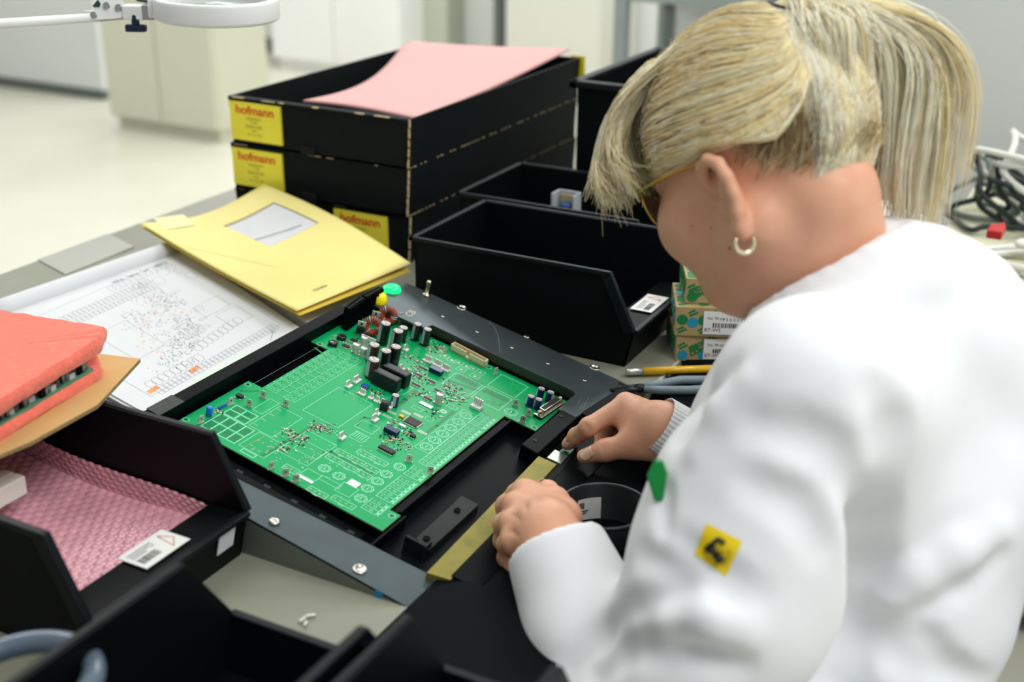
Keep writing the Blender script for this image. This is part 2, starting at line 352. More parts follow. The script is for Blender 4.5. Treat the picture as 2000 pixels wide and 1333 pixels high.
fb('inner_rail', M_blk, [(-0.0975, -0.091, 0.127, 0.362, -0.03, -0.017), (-0.091, -0.0875, 0.127, 0.366, -0.03, -0.0145), (-0.083, -0.0800, 0.060, 0.127, -0.03, -0.0150)], 0.0006)
# raised bar with two screws, and its angle bracket
a = at_f(812, 1052, -0.005); b = at_f(902, 968, -0.005); c = at_f(936, 986, -0.005); d = at_f(838, 1076, -0.005)
mb = MB(); mb.prism([d, c, b, a], -0.030, -0.005); mb.build('raised_bar', M_blk2, fx, 0.0008)
for px, py in ((833, 1053), (893, 998)):
    q = at_f(px, py, -0.005); MB().lathe([(0.0035, -0.005), (0.0035, -0.0035), (0.0015, -0.0032), (0.0014, -0.0045), (0, -0.0045)], 12, 0, Matrix.Translation((q[0], q[1], 0))).build('screw', M_blk, fx)
q = at_f(812, 1068, -0.004)
br = MB(); br.box(-0.012, 0.010, -0.003, 0.0, -0.026, 0.004); br.box(-0.012, 0.010, -0.003, 0.018, -0.026, -0.023); br.prism([(0.008, 0.0), (0.010, 0.0), (0.010, 0.014)], -0.023, 0.0)
br.build('bracket', M_blk2, fx, 0.0006).location = (q[0], q[1], 0)
# black clamp block with two screw holes
a, b, c, d = (at_f(*p, 0.006) for p in ((1018, 868), (1098, 800), (1128, 816), (1050, 887)))
mb = MB(); mb.prism([a, d, c, b], -0.030, 0.006); mb.build('clamp_block', M_blk, fx, 0.0012)
for px, py in ((1046, 861), (1096, 814)):
    q = at_f(px, py, 0.006); MB().lathe([(0.0028, 0.0062), (0.0024, 0.0066), (0.0016, 0.0063), (0, 0.0063)], 12, 0, Matrix.Translation((q[0], q[1], 0))).build('socket_screw', M_blk2, fx)
# right-hand rails of the bar channel
mb = MB(); mb.prism([(0.0100, 0.055), (0.040, 0.055), (0.040, 0.50), (-0.014, 0.497), (-0.0235, 0.412), (-0.0235, 0.407), (0.0005, 0.400), (0.0045, 0.30)], -0.004, 0.008); mb.build('channel_rail', M_blk, fx, 0.001)
mb = MB(); a, b = at_f(1074, 948, 0.0085), at_f(1130, 872, 0.0085); mb.tube([(a[0], a[1], 0.0082), (b[0], b[1], 0.0082)], 0.0006, 5); mb.build('groove_edge', M_blk2, fx)
mb = MB(); mb.prism([(-0.05, 0.052), (0.0095, 0.056), (0.0, 0.41), (-0.05, 0.41)], -0.018, -0.012); mb.build('channel_floor', M_blk, fx)
mb = MB(); ca, cb, cc, cd = (at_f(*p, 0.0) for p in ((1067, 896), (1083, 880), (1111, 894), (1095, 909)))
mb.prism([ca, cd, cc, cb], -0.012, 0.0015); mb.build('stop_tab', mat('tab_steel', (150, 156, 148), 0.3, metal=0.8, noise=0.1), fx, 0.0006)
ca, cb, cc, cd = (at_f(*p, -0.002) for p in ((1091, 882), (1105, 873), (1122, 879), (1110, 891)))
mb = MB(); mb.prism([ca, cd, cc, cb], -0.012, -0.002); mb.build('green_stop', mat('stop_green', (18, 105, 80), 0.4), fx)
# plate furniture: bolts, rivets, lettering, standoff pin
def dome(name, px, py, r, h, m=M_steel):
    u, v = at_f(px, py, 0); MB().lathe([(r, 0.0002), (r, h*0.5), (r*0.75, h*0.9), (r*0.35, h), (0, h)], 18, 0, Matrix.Translation((u, v, 0))).build(name, m, fx)
def ring(name, px, py, r):
    u, v = at_f(px, py, 0); MB().lathe([(r, 0.0001), (r*0.97, 0.0012), (r*0.72, 0.0012), (r*0.62, 0.0004), (0, 0.0003)], 22, 0, Matrix.Translation((u, v, 0))).build(name, M_steel, fx)
for px, py in ((902, 602), (1161, 719), (703, 1113)): ring('bolt', px, py, 0.0068)
dome('bolt', 536, 1021, 0.0055, 0.003)
for px, py in ((1029, 658), (865, 619), (932, 649), (1000, 680), (1070, 711), (1142, 744)): dome('rivet', px, py, 0.0024 if px != 1029 else 0.0042, 0.0012)
u, v = at_f(833, 578, 0)
MB().lathe([(0.0055, 0), (0.0055, 0.003), (0.0026, 0.0032), (0.0026, 0.017), (0.0034, 0.0175), (0.0034, 0.021), (0.002, 0.0225), (0, 0.0225)], 14, 0, Matrix.Translation((u, v, 0))).build('standoff_pin', mat('pin_brassy', (200, 192, 160), 0.25, metal=1.0), fx)
u, v = at_f(802, 613, 0); a = np.array(at_f(793, 624, 0)); b = np.array(at_f(817, 604, 0)); ex = b-a
mb = MB(); text_mesh(mb, 'CB', 0.0138, 0, frame((u, v, 0.0002), (ex[0], ex[1], 0), (-ex[1], ex[0], 0)), 0.0001); mb.build('lettering', mat('letter_cream', (196, 192, 160), 0.5), fx)
q = at_f(735, 1161, 0); MB().box(q[0]-0.004, q[0]+0.004, -0.0006, 0, -0.0075, -0.001).build('blue_sticker', mat('sticker_blue', (20, 130, 190), 0.5), fx)
# scratches
mb = MB()
for P in (((953, 627), (966, 640), (973, 656), (977, 690)), ((1128, 792), (1136, 778)), ((1140, 786), (1131, 800)), ((1150, 775), (1137, 802))):
    mb.tube([at_f(*p, 0.0)+(0.00005,) for p in P], 0.00025, 4)
mb.build('scratch', mat('scratch_pale', (150, 158, 156), 0.4, metal=0.6), fx)

# brass bar lying in the channel
bar_n = [at_f(833, 1119, 0.007), at_f(880, 1133, 0.007), at_f(1088, 907, 0.007), at_f(1052, 891, 0.007)]
mb = MB(); mb.prism(bar_n, -0.0115, 0.007)
bb = mb.build('brass_bar', mat('brass_dull', (150, 137, 62), 0.5, metal=0.45, noise=0.25, nscale=45.0, bump=0.08, bscale=500, col2=(120, 118, 52)), None, 0.0006, M=FIXM)
tag(bb, 'dull brass bar lying in the channel of the tilted fixture under her left hand', 'bar')
# box with lit push buttons behind the plate
bx = empty('button_box', (0, 0, 0)); ztop = 0.070
c0 = at_z(765, 578, ztop); bx.location = (c0[0], c0[1], BZ); tag(bx, 'pale grey control box behind the upper edge of the fixture', 'control box')
MB().box(-0.022, 0.040, -0.045, 0.03, 0.0, ztop).build('housing', mat('box_grey', (176, 182, 170), 0.4, noise=0.02), bx, 0.002)
for nm, px, py, r, h, col, e in (('green_button', 765, 579, 0.0125, 0.016, (10, 215, 110), 1.6), ('yellow_button', 742, 600, 0.0095, 0.020, (235, 225, 20), 0.2)):
    q = at_z(px, py, ztop); T = Matrix.Translation((q[0]-c0[0], q[1]-c0[1], ztop))
    b = MB().lathe([(r*1.12, 0), (r*1.12, 0.004), (r, 0.0045)], 22, 0, T).build(nm, M_blk, bx)
    m = mat(nm+'_lens', col, 0.2, trans=0.0, emit=col, estr=e)
    MB().lathe([(r, 0.004), (r, h*0.55), (r*0.9, h*0.8), (r*0.55, h*0.97), (0, h)], 22, 0, T).build('lens', m, b)
# ------------------------------------------------------------------ cardboard trays, bins, papers, foam, small things
M_card = mat('carton_black', (11, 17, 19), 0.62, spec=0.18, noise=0.12, nscale=25.0, bump=0.05, bscale=300)
M_cardin = mat('carton_inside', (26, 22, 24), 0.7, spec=0.2, noise=0.10, nscale=25.0)
M_worn = mat('carton_worn', (186, 168, 130), 0.8, noise=0.3, nscale=200.0)
M_yel = mat('label_yellow', (255, 240, 70), 0.5, noise=0.03, nscale=30.0)
M_red = mat('print_orange', (222, 70, 20), 0.5); M_olive = mat('print_olive', (172, 158, 62), 0.6)
def carton(y0, z0, h, dx, label, open_top, label_x, back_sticker=False):
    x0, x1, y1 = -1.343+dx, -1.0+dx, y0+0.60
    r = empty('carton_tray', ((x0+x1)/2, y0, BZ+z0)); tag(r, label, 'carton', 'stacked black carton trays')
    a = (x1-x0)/2; t = 0.004; D = 0.60; fl = 0.004
    b = MB()
    for bx in ((-a+0.004, a-0.004, 0.003, t+0.003, 0, h), (-a+0.004, a-0.004, D-t, D, 0, h)): b.box(*bx, 0)
    # side walls lean a little outward towards the rim
    for s in (-1, 1):
        v = [(s*(a-0.006), 0.003, 0), (s*(a-0.006-t), 0.003, 0), (s*(a-t), 0.003, h), (s*a, 0.003, h)]
        v += [(p[0], D, p[2]) for p in v]
        b.add(v, [(0, 1, 2, 3), (7, 6, 5, 4), (0, 4, 5, 1), (1, 5, 6, 2), (2, 6, 7, 3), (3, 7, 4, 0)], 0)
    b.box(-a+0.006, a-0.006, 0.003, D, 0, 0.004, 0)
    if not open_top: b.box(-a+0.006, a-0.006, 0.008, D-0.004, h-0.006, h-0.003, 0)
    b.box(-a+0.002, a-0.002, 0.0, 0.014, h-0.0035, h, 0)          # folded front rim
    b.box(-0.03, -0.004, -0.0012, 0.0035, 0.0005, 0.013, 1)       # finger slot at the foot
    wn = MB(); g = np.random.default_rng(int(y0*1000+z0*5000+7))
    x = -a+0.01
    while x < a-0.01:
        l = g.uniform(0.004, 0.03)
        if g.random() < 0.45: wn.box(x, x+l, -0.0008, g.uniform(0.0, 0.004), h-0.0012, h+0.0006)
        x += l+g.uniform(0.002, 0.012)
    z = 0.002
    while z < h-0.004:
        l = g.uniform(0.004, 0.016); wn.box(a-0.0055+0.005*z/h, a-0.0030+0.005*z/h, 0.0012, 0.0042, z, min(h, z+l)); z += l+g.uniform(0, 0.004)
    y = 0.01
    while y < D:
        l = g.uniform(0.003, 0.008)
        if g.random() < 0.75: wn.box(a-0.0075, a-0.0048, y, y+l, 0.0, 0.0011)
        y += l+g.uniform(0.003, 0.009)
    b.add(wn.v, wn.f, 2)
    b.build('tray', [M_card, mat('slot_black', (3, 5, 6), 0.9), M_worn], r, 0.0004)
    lb = MB(); lw, lh = 0.100, h*0.80; lx = label_x; lz = h*0.12
    lb.box(lx, lx+lw, -0.0014, 0.0028, lz, lz+lh, 0)
    F = frame((lx+lw*0.5, -0.0016, lz+lh*0.80), (1, 0, 0), (0, 0, 1))
    text_mesh(lb, 'hofmann', 0.019, 1, F, 0.0002, sx=1.15, bold=0.0004)
    for k, (tx, sz) in enumerate((('Leiterplatten', 0.006), ('T 04', 0.008), ('Elektronik', 0.008), ('www.', 0.005), ('Fon  Fax  Mail', 0.005))):
        text_mesh(lb, tx, sz, 2, frame((lx+lw*0.47, -0.0016, lz+lh*(0.60-0.105*k)), (1, 0, 0), (0, 0, 1)), 0.0001)
    lb.build('label', [M_yel, M_red, M_olive], r, 0)
    if back_sticker:
        MB().box(-0.0005, 0.0275, -0.008, -0.0055, h-0.040, h+0.003).build('rear_label', mat('label_yellow_strong', (240, 222, 0), 0.5), r).location = (a-0.02, D+0.01, 0)
    return r
carton(1.556, 0.1545, 0.077, 0.003, 'topmost black carton tray of the stack, open, pink foam sheet lying in it', True, -0.166, True)
carton(1.560, 0.0775, 0.0768, -0.003, 'middle black carton tray of the stack, yellow label half behind the envelope', False, -0.166)
carton(1.566, 0.0002, 0.0770, -0.006, 'lowest black carton tray of the stack, yellow label near its right corner', False, 0.030)
# pink foam sheet in the top tray
PK = [at_z(592, 193, 0.226), at_z(812, 229, 0.222), at_z(1112, 96, 0.249), at_z(800, 74, 0.252)]
def pinkf(a, b):
    p = (1-a)*((1-b)*PK[0]+b*PK[3])+a*((1-b)*PK[1]+b*PK[2])
    edge = (1-a)**3
    p = p+np.array([0.02*math.sin(math.pi*b)*(1-a)**2, 0, -0.022*math.sin(math.pi*min(1, b*1.15))*edge+0.004*math.sin(3*a+4*b)-0.002]); return p
tag(MB().grid(pinkf, 24, 30, 0, 0.003).build('foam_sheet', mat('foam_pink', (224, 172, 168), 0.85, noise=0.03, nscale=150.0, bump=0.25, bscale=400)), 'pink foam sheet curling up out of the topmost black tray', 'foam sheet')

# stacking bins: open front towards the bench front edge
M_bin = mat('bin_black', (6, 10, 13), 0.5, spec=0.14, noise=0.08, nscale=30.0, bump=0.03, bscale=700)
M_rim = mat('bin_rim', (12, 18, 22), 0.42, spec=0.2, noise=0.08, nscale=30.0)
M_lab = mat('label_white', (232, 232, 230), 0.5); M_ink = mat('ink_grey', (96, 98, 100), 0.6); M_dink = mat('ink_dark', (40, 42, 44), 0.6); M_pinkink = mat('ink_pink', (228, 150, 142), 0.6)
def bin_(xf, y0, L, W, H, lip, label, z=0.0, cut=0.035, group='black open-front bins', rot=0.0, card=None, name='storage_bin'):
    r = empty(name, (xf, y0, BZ+z), rot); tag(r, label, 'bin', group)
    t = 0.003; b = MB(); ta = 0.006
    poly = [(-L, 0.0), (-0.012, 0.0), (0, lip), (-cut, H), (-L, H)]
    R = Matrix.Rotation(math.pi/2, 4, 'X')
    for y in (t, W): b.prism(poly, 0, t, 0, Matrix.Translation((0, y, 0)) @ R)
    b.box(-L, -L+t, 0, W, 0, H); b.box(-L, -0.012, 0, W, 0, t)
    b.add([(-0.012, 0, 0), (-0.012, W, 0), (0, W, lip), (0, 0, lip), (-0.016, 0, 0), (-0.016, W, 0), (-t, W, lip), (-t, 0, lip)], [(0, 1, 2, 3), (7, 6, 5, 4), (0, 3, 7, 4), (1, 5, 6, 2), (2, 6, 7, 3), (0, 4, 5, 1)])
    b.build('body', M_bin, r, 0.0008)
    k = MB()
    for s, y in ((-1, 0), (1, W)):
        ya, yb = (y-0.006, y+0.001) if s < 0 else (y-0.001, y+0.006)
        k.box(-L-0.005, -cut, ya, yb, H-0.005, H+0.001)
        d = np.array([cut, 0, lip-H]); 
        v = [(-cut, ya, H+0.001), (-cut, yb, H+0.001), (0.001, yb, lip), (0.001, ya, lip), (-cut-0.012, ya, H-0.005), (-cut-0.012, yb, H-0.005), (-0.012, yb, lip-0.004), (-0.012, ya, lip-0.004)]
        k.add(v, [(0, 1, 2, 3), (7, 6, 5, 4), (0, 3, 7, 4), (1, 5, 6, 2), (2, 6, 7, 3), (0, 4, 5, 1)])
    k.box(-L-0.005, -L+0.002, -0.006, W+0.006, H-0.005, H+0.001)
    k.box(-0.004, 0.004, 0, W, lip-0.004, lip+0.001)
    k.build('rim', M_rim, r, 0.0012)
    if card:
        y, zc, wd, hh = card
        b2 = MB(); b2.box(-0.042, -0.002, 0.004, W-0.004, lip-0.005, lip-0.001); b2.build('label_ledge', M_bin, r, 0.0008)
        c = MB(); F = frame((zc, y, lip+0.0012), (0, 1, 0), (-1, 0, 0))
        c.box(-wd/2, wd/2, -hh/2, hh/2, 0, 0.0006, 0, F)
        g = np.random.default_rng(3); x = -wd*0.42
        while x < -wd*0.02:
            l = g.uniform(0.0006, 0.0016); c.box(x, x+l, -hh*0.30, -hh*0.02, 0.0006, 0.0008, 1, F); x += l+g.uniform(0.0006, 0.0012)
        for q in range(3): c.box(-wd*0.42, wd*(0.1-0.1*q), hh*(0.30-0.10*q)-0.0006, hh*(0.30-0.10*q)+0.0006, 0.0006, 0.0008, 2, F)
        for i in range(6):
            for j in range(6):
                if (i*7+j*5+i*j) % 3 == 0: c.box(wd*0.0+i*0.0009, wd*0.0+i*0.0009+0.0008, hh*0.10+j*0.0009, hh*0.10+j*0.0009+0.0008, 0.0006, 0.0008, 1, F)
        for p0, p1 in (((0.22, -0.35), (0.30, 0.35)), ((0.30, 0.35), (0.42, -0.05)), ((0.22, -0.35), (0.42, -0.05))):
            c.tube([tuple(F @ Vector((wd*p0[0], hh*p0[1], 0.0007))), tuple(F @ Vector((wd*p1[0], hh*p1[1], 0.0007)))], 0.0006, 4, 3)
        c.build('label_card', [M_lab, M_dink, M_ink, M_pinkink], r)
    return r
b1 = bin_(-0.690, 0.588, 0.33, 0.196, 0.122, 0.05, 'black open-front bin lined with pink bubble wrap at the lower left', card=(0.104, -0.029, 0.055, 0.034))
q = at_z(420, 1033, 0.0)
MB().box(-0.0005, 0.0005, -0.011, 0.011, -0.011, 0.011).build('sticker', mat('sticker_lilac', (224, 222, 232), 0.5), b1, 0).matrix_local = Matrix.Translation((-0.0020, 0.166, 0.034)) @ Matrix.Rotation(0.24, 4, 'Y')
bin_(-0.545, 1.365, 0.325, 0.196, 0.125, 0.052, 'large black open-front bin with a white barcode label on its lip, behind the fixture', card=(0.097, -0.020, 0.062, 0.030))
bin_(-0.60, 1.583, 0.325, 0.196, 0.125, 0.052, 'black bin behind the large labelled one, clear plastic part inside')
tb = empty('tall_bin', (-0.735, 2.0, BZ)); tag(tb, 'tall black container beside the carton stack behind her fringe', 'bin')
mb = MB(); mb.box(-0.115, 0.115, -0.17, -0.166, 0, 0.25); mb.box(-0.115, 0.115, 0.166, 0.17, 0, 0.25); mb.box(-0.115, -0.111, -0.17, 0.17, 0, 0.25); mb.box(0.111, 0.115, -0.17, 0.17, 0, 0.25); mb.box(-0.115, 0.115, -0.17, 0.17, 0, 0.004); mb.build('body', M_bin, tb, 0.002)
mb = MB(); mb.box(-0.125, 0.125, -0.183, -0.164, 0.248, 0.260); mb.box(-0.125, 0.125, 0.164, 0.183, 0.248, 0.260); mb.box(-0.125, -0.109, -0.183, 0.183, 0.248, 0.260); mb.box(0.109, 0.125, -0.183, 0.183, 0.248, 0.260); mb.build('rim', M_rim, tb, 0.003)
bin_(-0.436, 0.652, 0.30, 0.164, 0.122, 0.05, 'black bin turned with its open front to the bench, rims blurred, at the bottom left', cut=0.048, rot=math.pi/2)
bin_(-0.297, 0.672, 0.30, 0.115, 0.122, 0.05, 'black bin at the bottom edge between the blurred bin and her forearm', cut=0.042, rot=math.pi/2)
# grey hose coil in the corner
mb = MB(); q = at_d(30, 1345, 0.86)
mb.tube([(q[0]+0.052*math.cos(a), q[1]+0.052*math.sin(a), q[2]+0.004*math.sin(a*1.0+1)) for a in np.linspace(0, 2*math.pi, 40)[:-1]], 0.0085, 12, closed=True)
hs = mb.build('hose_ring', mat('hose_blue_grey', (88, 102, 116), 0.2, noise=0.05, nscale=10.0)); tag(hs, 'blue-grey hose loop at the lower left corner', 'hose')

# wire tie and clear part in the bins
p0, p1 = at_y(908, 472, 1.545), at_y(917, 440, 1.555); mb = MB(); mb.tube([p0, (np.array(p0)+p1)/2+np.array([0.001, 0, 0]), p1], [0.0011, 0.0016, 0.0009], 6); tag(mb.build('cable_tie', mat('tie_white', (214, 216, 214), 0.4)), 'white cable tie leaning inside the large black bin', 'cable tie')
cp = at_y(1106, 398, 1.70); e = empty('relay_socket', tuple(cp)); tag(e, 'small clear plastic part with a blue core inside the rear black bin', 'component')
M_clr = mat('clear_plastic', (220, 228, 230), 0.12, trans=0.55, noise=0.02); 
mb = MB(); mb.box(-0.02, -0.016, -0.014, 0.014, -0.012, 0.018); mb.box(0.016, 0.02, -0.014, 0.014, -0.012, 0.018); mb.box(-0.02, 0.02, 0.010, 0.014, -0.012, 0.018); mb.box(-0.02, 0.02, -0.014, 0.014, -0.016, -0.012); mb.build('shell', M_clr, e, 0.001)
MB().lathe([(0.0, -0.011), (0.010, -0.011), (0.011, -0.004), (0.008, 0.002), (0, 0.003)], 14).build('core', mat('core_blue', (30, 66, 120), 0.4), e)
MB().box(-0.013, 0.013, 0.006, 0.009, -0.008, 0.012).build('plate', mat('core_tan', (170, 150, 110), 0.5), e)

# folder of drawings
M_paper = mat('paper_white', (218, 220, 223), 0.75, noise=0.006, nscale=12.0)
M_line = mat('drawing_grey', (138, 142, 148), 0.8); M_pen = mat('ink_black', (52, 54, 62), 0.7); M_hi = mat('highlighter_orange', (250, 166, 104), 0.7); M_mint = mat('mint_paper', (214, 232, 212), 0.7, noise=0.02)
ps = [at_z(*q, 0.0128) for q in ((338, 476), (586, 640), (290, 811), (-30, 630))]
PO, PX_, PY_ = ps[3], (ps[0]-ps[3]), (ps[2]-ps[3])
def pp(a, b, z=0.0): p = PO+a*PX_+b*PY_*(1-a)+a*b*(ps[1]-ps[0]); return (p[0], p[1], BZ+z)
sk = empty('drawing_stack', (0, 0, 0)); sk.location = tuple(pp(0.5, 0.5)); tag(sk, 'stack of large circuit drawings with orange highlighter marks lying on the bench', 'papers')
sko = np.array(pp(0.5, 0.5))
def lp(a, b, z): p = np.array(pp(a, b, z))-sko; return tuple(p)
mb = MB(); g = np.random.default_rng(8)
for k in range(9):
    j = g.normal(0, 0.006, 4); j[2:] = abs(j[2:]); z0 = 0.0004+k*0.0013
    P = [lp(0+j[0], 0+j[1], 0), lp(1-0.5*j[2], 0+j[1], 0), lp(1-0.5*j[2], 1-0.8*j[3], 0), lp(0+j[0], 1-0.8*j[3], 0)]
    mb.prism([(p[0], p[1]) for p in reversed(P)], z0, z0+0.0009)
mb.build('sheet_pile', M_paper, sk)
TOPZ = 0.0128
mb = MB(); mb.prism([lp(a, b, 0)[:2] for a, b in ((0, 1), (1, 1), (1, 0), (0, 0))], TOPZ-0.0006, TOPZ); mb.build('top_sheet', M_paper, sk)
DR = MB(); DRM = []
def ink(name, m, segs, r=0.0003):
    mb = DR; DRM.append(m) if m not in DRM else None; mi = DRM.index(m)
    for P in segs:
        Q = [np.array(lp(a, b, TOPZ)) for a, b in P]
        for p, q in zip(Q[:-1], Q[1:]):
            d = q-p; L = np.linalg.norm(d); 
            if L < 1e-6: continue
            n = np.array([-d[1], d[0], 0])/L*r
            mb.add([tuple(p+n), tuple(p-n), tuple(q-n), tuple(q+n)], [(0, 1, 2, 3)], mi); 
            for i in range(4): x = mb.v[-4+i]; mb.v[-4+i] = (x[0], x[1], TOPZ+0.00012)
def inv_p(px, py):
    P = at_z(px, py, TOPZ); a, b = 0.5, 0.5
    for _ in range(12):
        q = np.array(pp(a, b)); h = 1e-4
        ja = (np.array(pp(a+h, b))-q)/h; jb = (np.array(pp(a, b+h))-q)/h
        s = np.linalg.solve(np.array([[ja[0], jb[0]], [ja[1], jb[1]]]), (P-q)[:2]); a += s[0]; b += s[1]
    return a, b
g = np.random.default_rng(12); seg = []
rect = lambda a, b, w_, h_: [(a, b), (a+w_, b), (a+w_, b+h_), (a, b+h_), (a, b)]
circ = lambda a, b, r: [(a+r*0.75*math.cos(t), b+r*math.sin(t)) for t in np.linspace(0, 2*math.pi, 13)]
seg.append(rect(0.10, 0.12, 0.84, 0.80))
for i in range(22): seg += [rect(0.22+0.022*i, 0.20, 0.018, 0.045), rect(0.22+0.022*i, 0.26, 0.018, 0.035)]
for i in range(12): seg += [rect(0.52+0.03*i, 0.13, 0.02, 0.05)]
for i in range(9): seg.append(circ(0.50+0.037*i, 0.80-0.004*i, 0.028))
for i in range(9): seg.append(circ(0.16+0.036*i, 0.86, 0.028)); 
for i in range(30): seg.append(rect(0.14+0.026*i, 0.895, 0.02, 0.045))
for i in range(10): seg.append(circ(0.60+g.uniform(0, 0.3), 0.18+g.uniform(0, 0.15), 0.02+g.uniform(0, 0.02)))
seg += [rect(0.24, 0.42, 0.17, 0.27), rect(0.70, 0.55, 0.16, 0.10), rect(0.74, 0.67, 0.14, 0.12), rect(0.55, 0.62, 0.05, 0.09), rect(0.53, 0.60, 0.09, 0.13)]
for i in range(26): a, b = g.uniform(0.42, 0.72), g.uniform(0.34, 0.80); seg.append(rect(a, b, g.uniform(0.01, 0.05), g.uniform(0.008, 0.03)))
ink('drawing_lines', M_line, seg, 0.00026)
seg = []
for i in range(420):
    c = [(0.45, 0.50), (0.57, 0.62), (0.62, 0.45), (0.46, 0.72), (0.36, 0.80), (0.62, 0.36)][i % 6]; a, b = c[0]+g.normal(0, 0.045), c[1]+g.normal(0, 0.055)
    seg.append([(a, b), (a+g.uniform(-0.008, 0.008), b+g.uniform(-0.012, 0.012))])
ink('component_marks', mat('drawing_dark', (112, 116, 122), 0.8), seg, 0.00045)
seg = []
for i in range(60):
    c = [(0.46, 0.44), (0.60, 0.47), (0.66, 0.50), (0.36, 0.62)][i % 4]; a, b = c[0]+g.normal(0, 0.03), c[1]+g.normal(0, 0.05); seg.append([(a, b), (a+0.005, b+0.002)])
for px, py in ((300, 762), (380, 722)):
    a, b = inv_p(px, py); seg += [[(a-0.030, b+0.006*k), (a+0.030, b+0.006*k-0.004)] for k in (-1.5, -0.5, 0.5, 1.5)]
ink('highlighter_marks', M_hi, seg, 0.0012)
hw = MB(); p0 = np.array(inv_p(221, 553)); p1 = np.array(inv_p(347, 505)); q0, q1 = np.array(lp(*p0, TOPZ)), np.array(lp(*p1, TOPZ)); ex = q1-q0; ey = np.array([-ex[1], ex[0], 0])
x = 0.0; L = np.linalg.norm(ex); gg = np.random.default_rng(5); pts = []
for wn, wl in enumerate((0.16, 0.15, 0.10, 0.22)):
    n = int(wl*110); w0 = x; line = []
    for k in range(n):
        t = w0+wl*k/n; line.append(q0+ex*t+ey/np.linalg.norm(ey)*(0.0035*math.sin(k*1.9+wn)+0.0022*gg.normal()+(0.006 if k % 9 == 0 else 0)))
    x += wl+0.07
    for a, b in zip(line[:-1], line[1:]):
        d = b-a; n_ = np.array([-d[1], d[0], 0]); n_ = n_/(np.linalg.norm(n_)+1e-9)*0.0004
        hw.add([(a+n_)[:2].tolist()+[TOPZ+0.0002], (a-n_)[:2].tolist()+[TOPZ+0.0002], (b-n_)[:2].tolist()+[TOPZ+0.0002], (b+n_)[:2].tolist()+[TOPZ+0.0002]], [(0, 1, 2, 3)])
hw.build('handwriting', M_pen, sk)
a, b = inv_p(533, 648); a2, b2 = inv_p(528, 667); ink('pen_mark', M_pen, [circ(a, b, 0.012), [(a, b), (a2, b2)]], 0.0003)
DR.build('printed_drawing', DRM, sk)
# rolled white rear edge with the mint tab, and the mint strip at the front
ra = at_z(-30, 612, 0.016); rb = at_z(338, 484, 0.016); mid = (ra+rb)/2
ax = rb-ra
def roll(a, b, r0=0.014, s0=0.0, s1=1.0):
    t = s0+(s1-s0)*a; th = math.pi*(0.02+1.25*b); n = np.array([-ax[1], ax[0], 0]); n /= np.linalg.norm(n)
    p = ra+ax*t-n*0.004; return p+n*r0*math.cos(th)+np.array([0, 0, r0*math.sin(th)-0.002])
rl = MB().grid(lambda a, b: roll(a, b)-sko, 10, 12, 0, 0.0012).build('rolled_edge', M_paper, sk)
MB().grid(lambda a, b: roll(a, b, 0.0135, 0.30, 0.70)-sko, 6, 12, 0, 0.0006).build('mint_tab', M_mint, sk)
ms = [inv_p(*q) for q in ((357, 768), (373, 755), (520, 700), (512, 690))]
mb = MB(); c = [np.array(lp(*inv_p(*q), 0)) for q in ((362, 768), (497, 694), (475, 692), (372, 750))]
mb.prism([tuple(p[:2]) for p in c], TOPZ+0.0002, TOPZ+0.0022); mb.build('mint_strip', M_mint, sk)

# yellow envelope over loose papers
M_env = mat('envelope_yellow', (246, 232, 148), 0.6, noise=0.015, nscale=10.0); M_env2 = mat('envelope_yellow_edge', (236, 206, 78), 0.6)
EA, EB, EC, ED = at_z(272, 436, 0.045), at_y(515, 360, 1.548), at_z(803, 515, 0.048), at_z(580, 608, 0.042)
def env(a, b, dz=0.0):                            # a from the left edge to the right, b from the rear to the front
    p = (1-a)*((1-b)*EA+b*ED)+a*((1-b)*EB+b*EC)
    sag = -0.018*math.sin(math.pi*a)*(1-b)+0.010*math.sin(math.pi*b)*a-0.004*math.sin(math.pi*b)*(1-a)
    return p+np.array([0, 0, sag+dz])
ev = empty('envelope', tuple(env(0.5, 0.5))); eo = env(0.5, 0.5); tag(ev, 'yellow window envelope leaning against the black carton stack', 'envelope')
def einv(px, py):
    a, b = 0.5, 0.5
    for _ in range(40):
        def f(a, b):
            P = env(a, b)-CAMP; return np.array([P@CR, P@CD])/(P@CF)*FPX+np.array([1000, 666.5])-np.array([px, py])
        h = 1e-4; r = f(a, b); J = np.stack([(f(a+h, b)-r)/h, (f(a, b+h)-r)/h], 1); s = np.linalg.solve(J, r); a -= s[0]; b -= s[1]
    return a, b
wc = [einv(*q) for q in ((435, 441), (537, 396), (622, 436), (525, 482))]
wa0, wa1 = 0.40, 0.72; wb0, wb1 = 0.16, 0.52
wa0 = sum(sorted(c[0] for c in wc)[:2])/2; wa1 = sum(sorted(c[0] for c in wc)[2:])/2; wb0 = sum(sorted(c[1] for c in wc)[:2])/2; wb1 = sum(sorted(c[1] for c in wc)[2:])/2
mb = MB(); al = sorted(set([round(x, 5) for x in np.linspace(0, 1, 29)]+[wa0, wa1])); bl = sorted(set([round(x, 5) for x in np.linspace(0, 1, 25)]+[wb0, wb1]))
mb.v = [tuple(env(a, b)-eo) for a in al for b in bl]; nb_l = len(bl)
for i in range(len(al)-1):
    for j in range(nb_l-1):
        ca_, cb_ = (al[i]+al[i+1])/2, (bl[j]+bl[j+1])/2
        if wa0 < ca_ < wa1 and wb0 < cb_ < wb1: continue
        mb.f.append((i*nb_l+j, (i+1)*nb_l+j, (i+1)*nb_l+j+1, i*nb_l+j+1)); mb.m.append(0); mb.s.append(True)
fs_ = mb.build('front_sheet', M_env, ev); so_ = fs_.modifiers.new('thickness', 'SOLIDIFY'); so_.thickness = 0.0006; so_.offset = 0
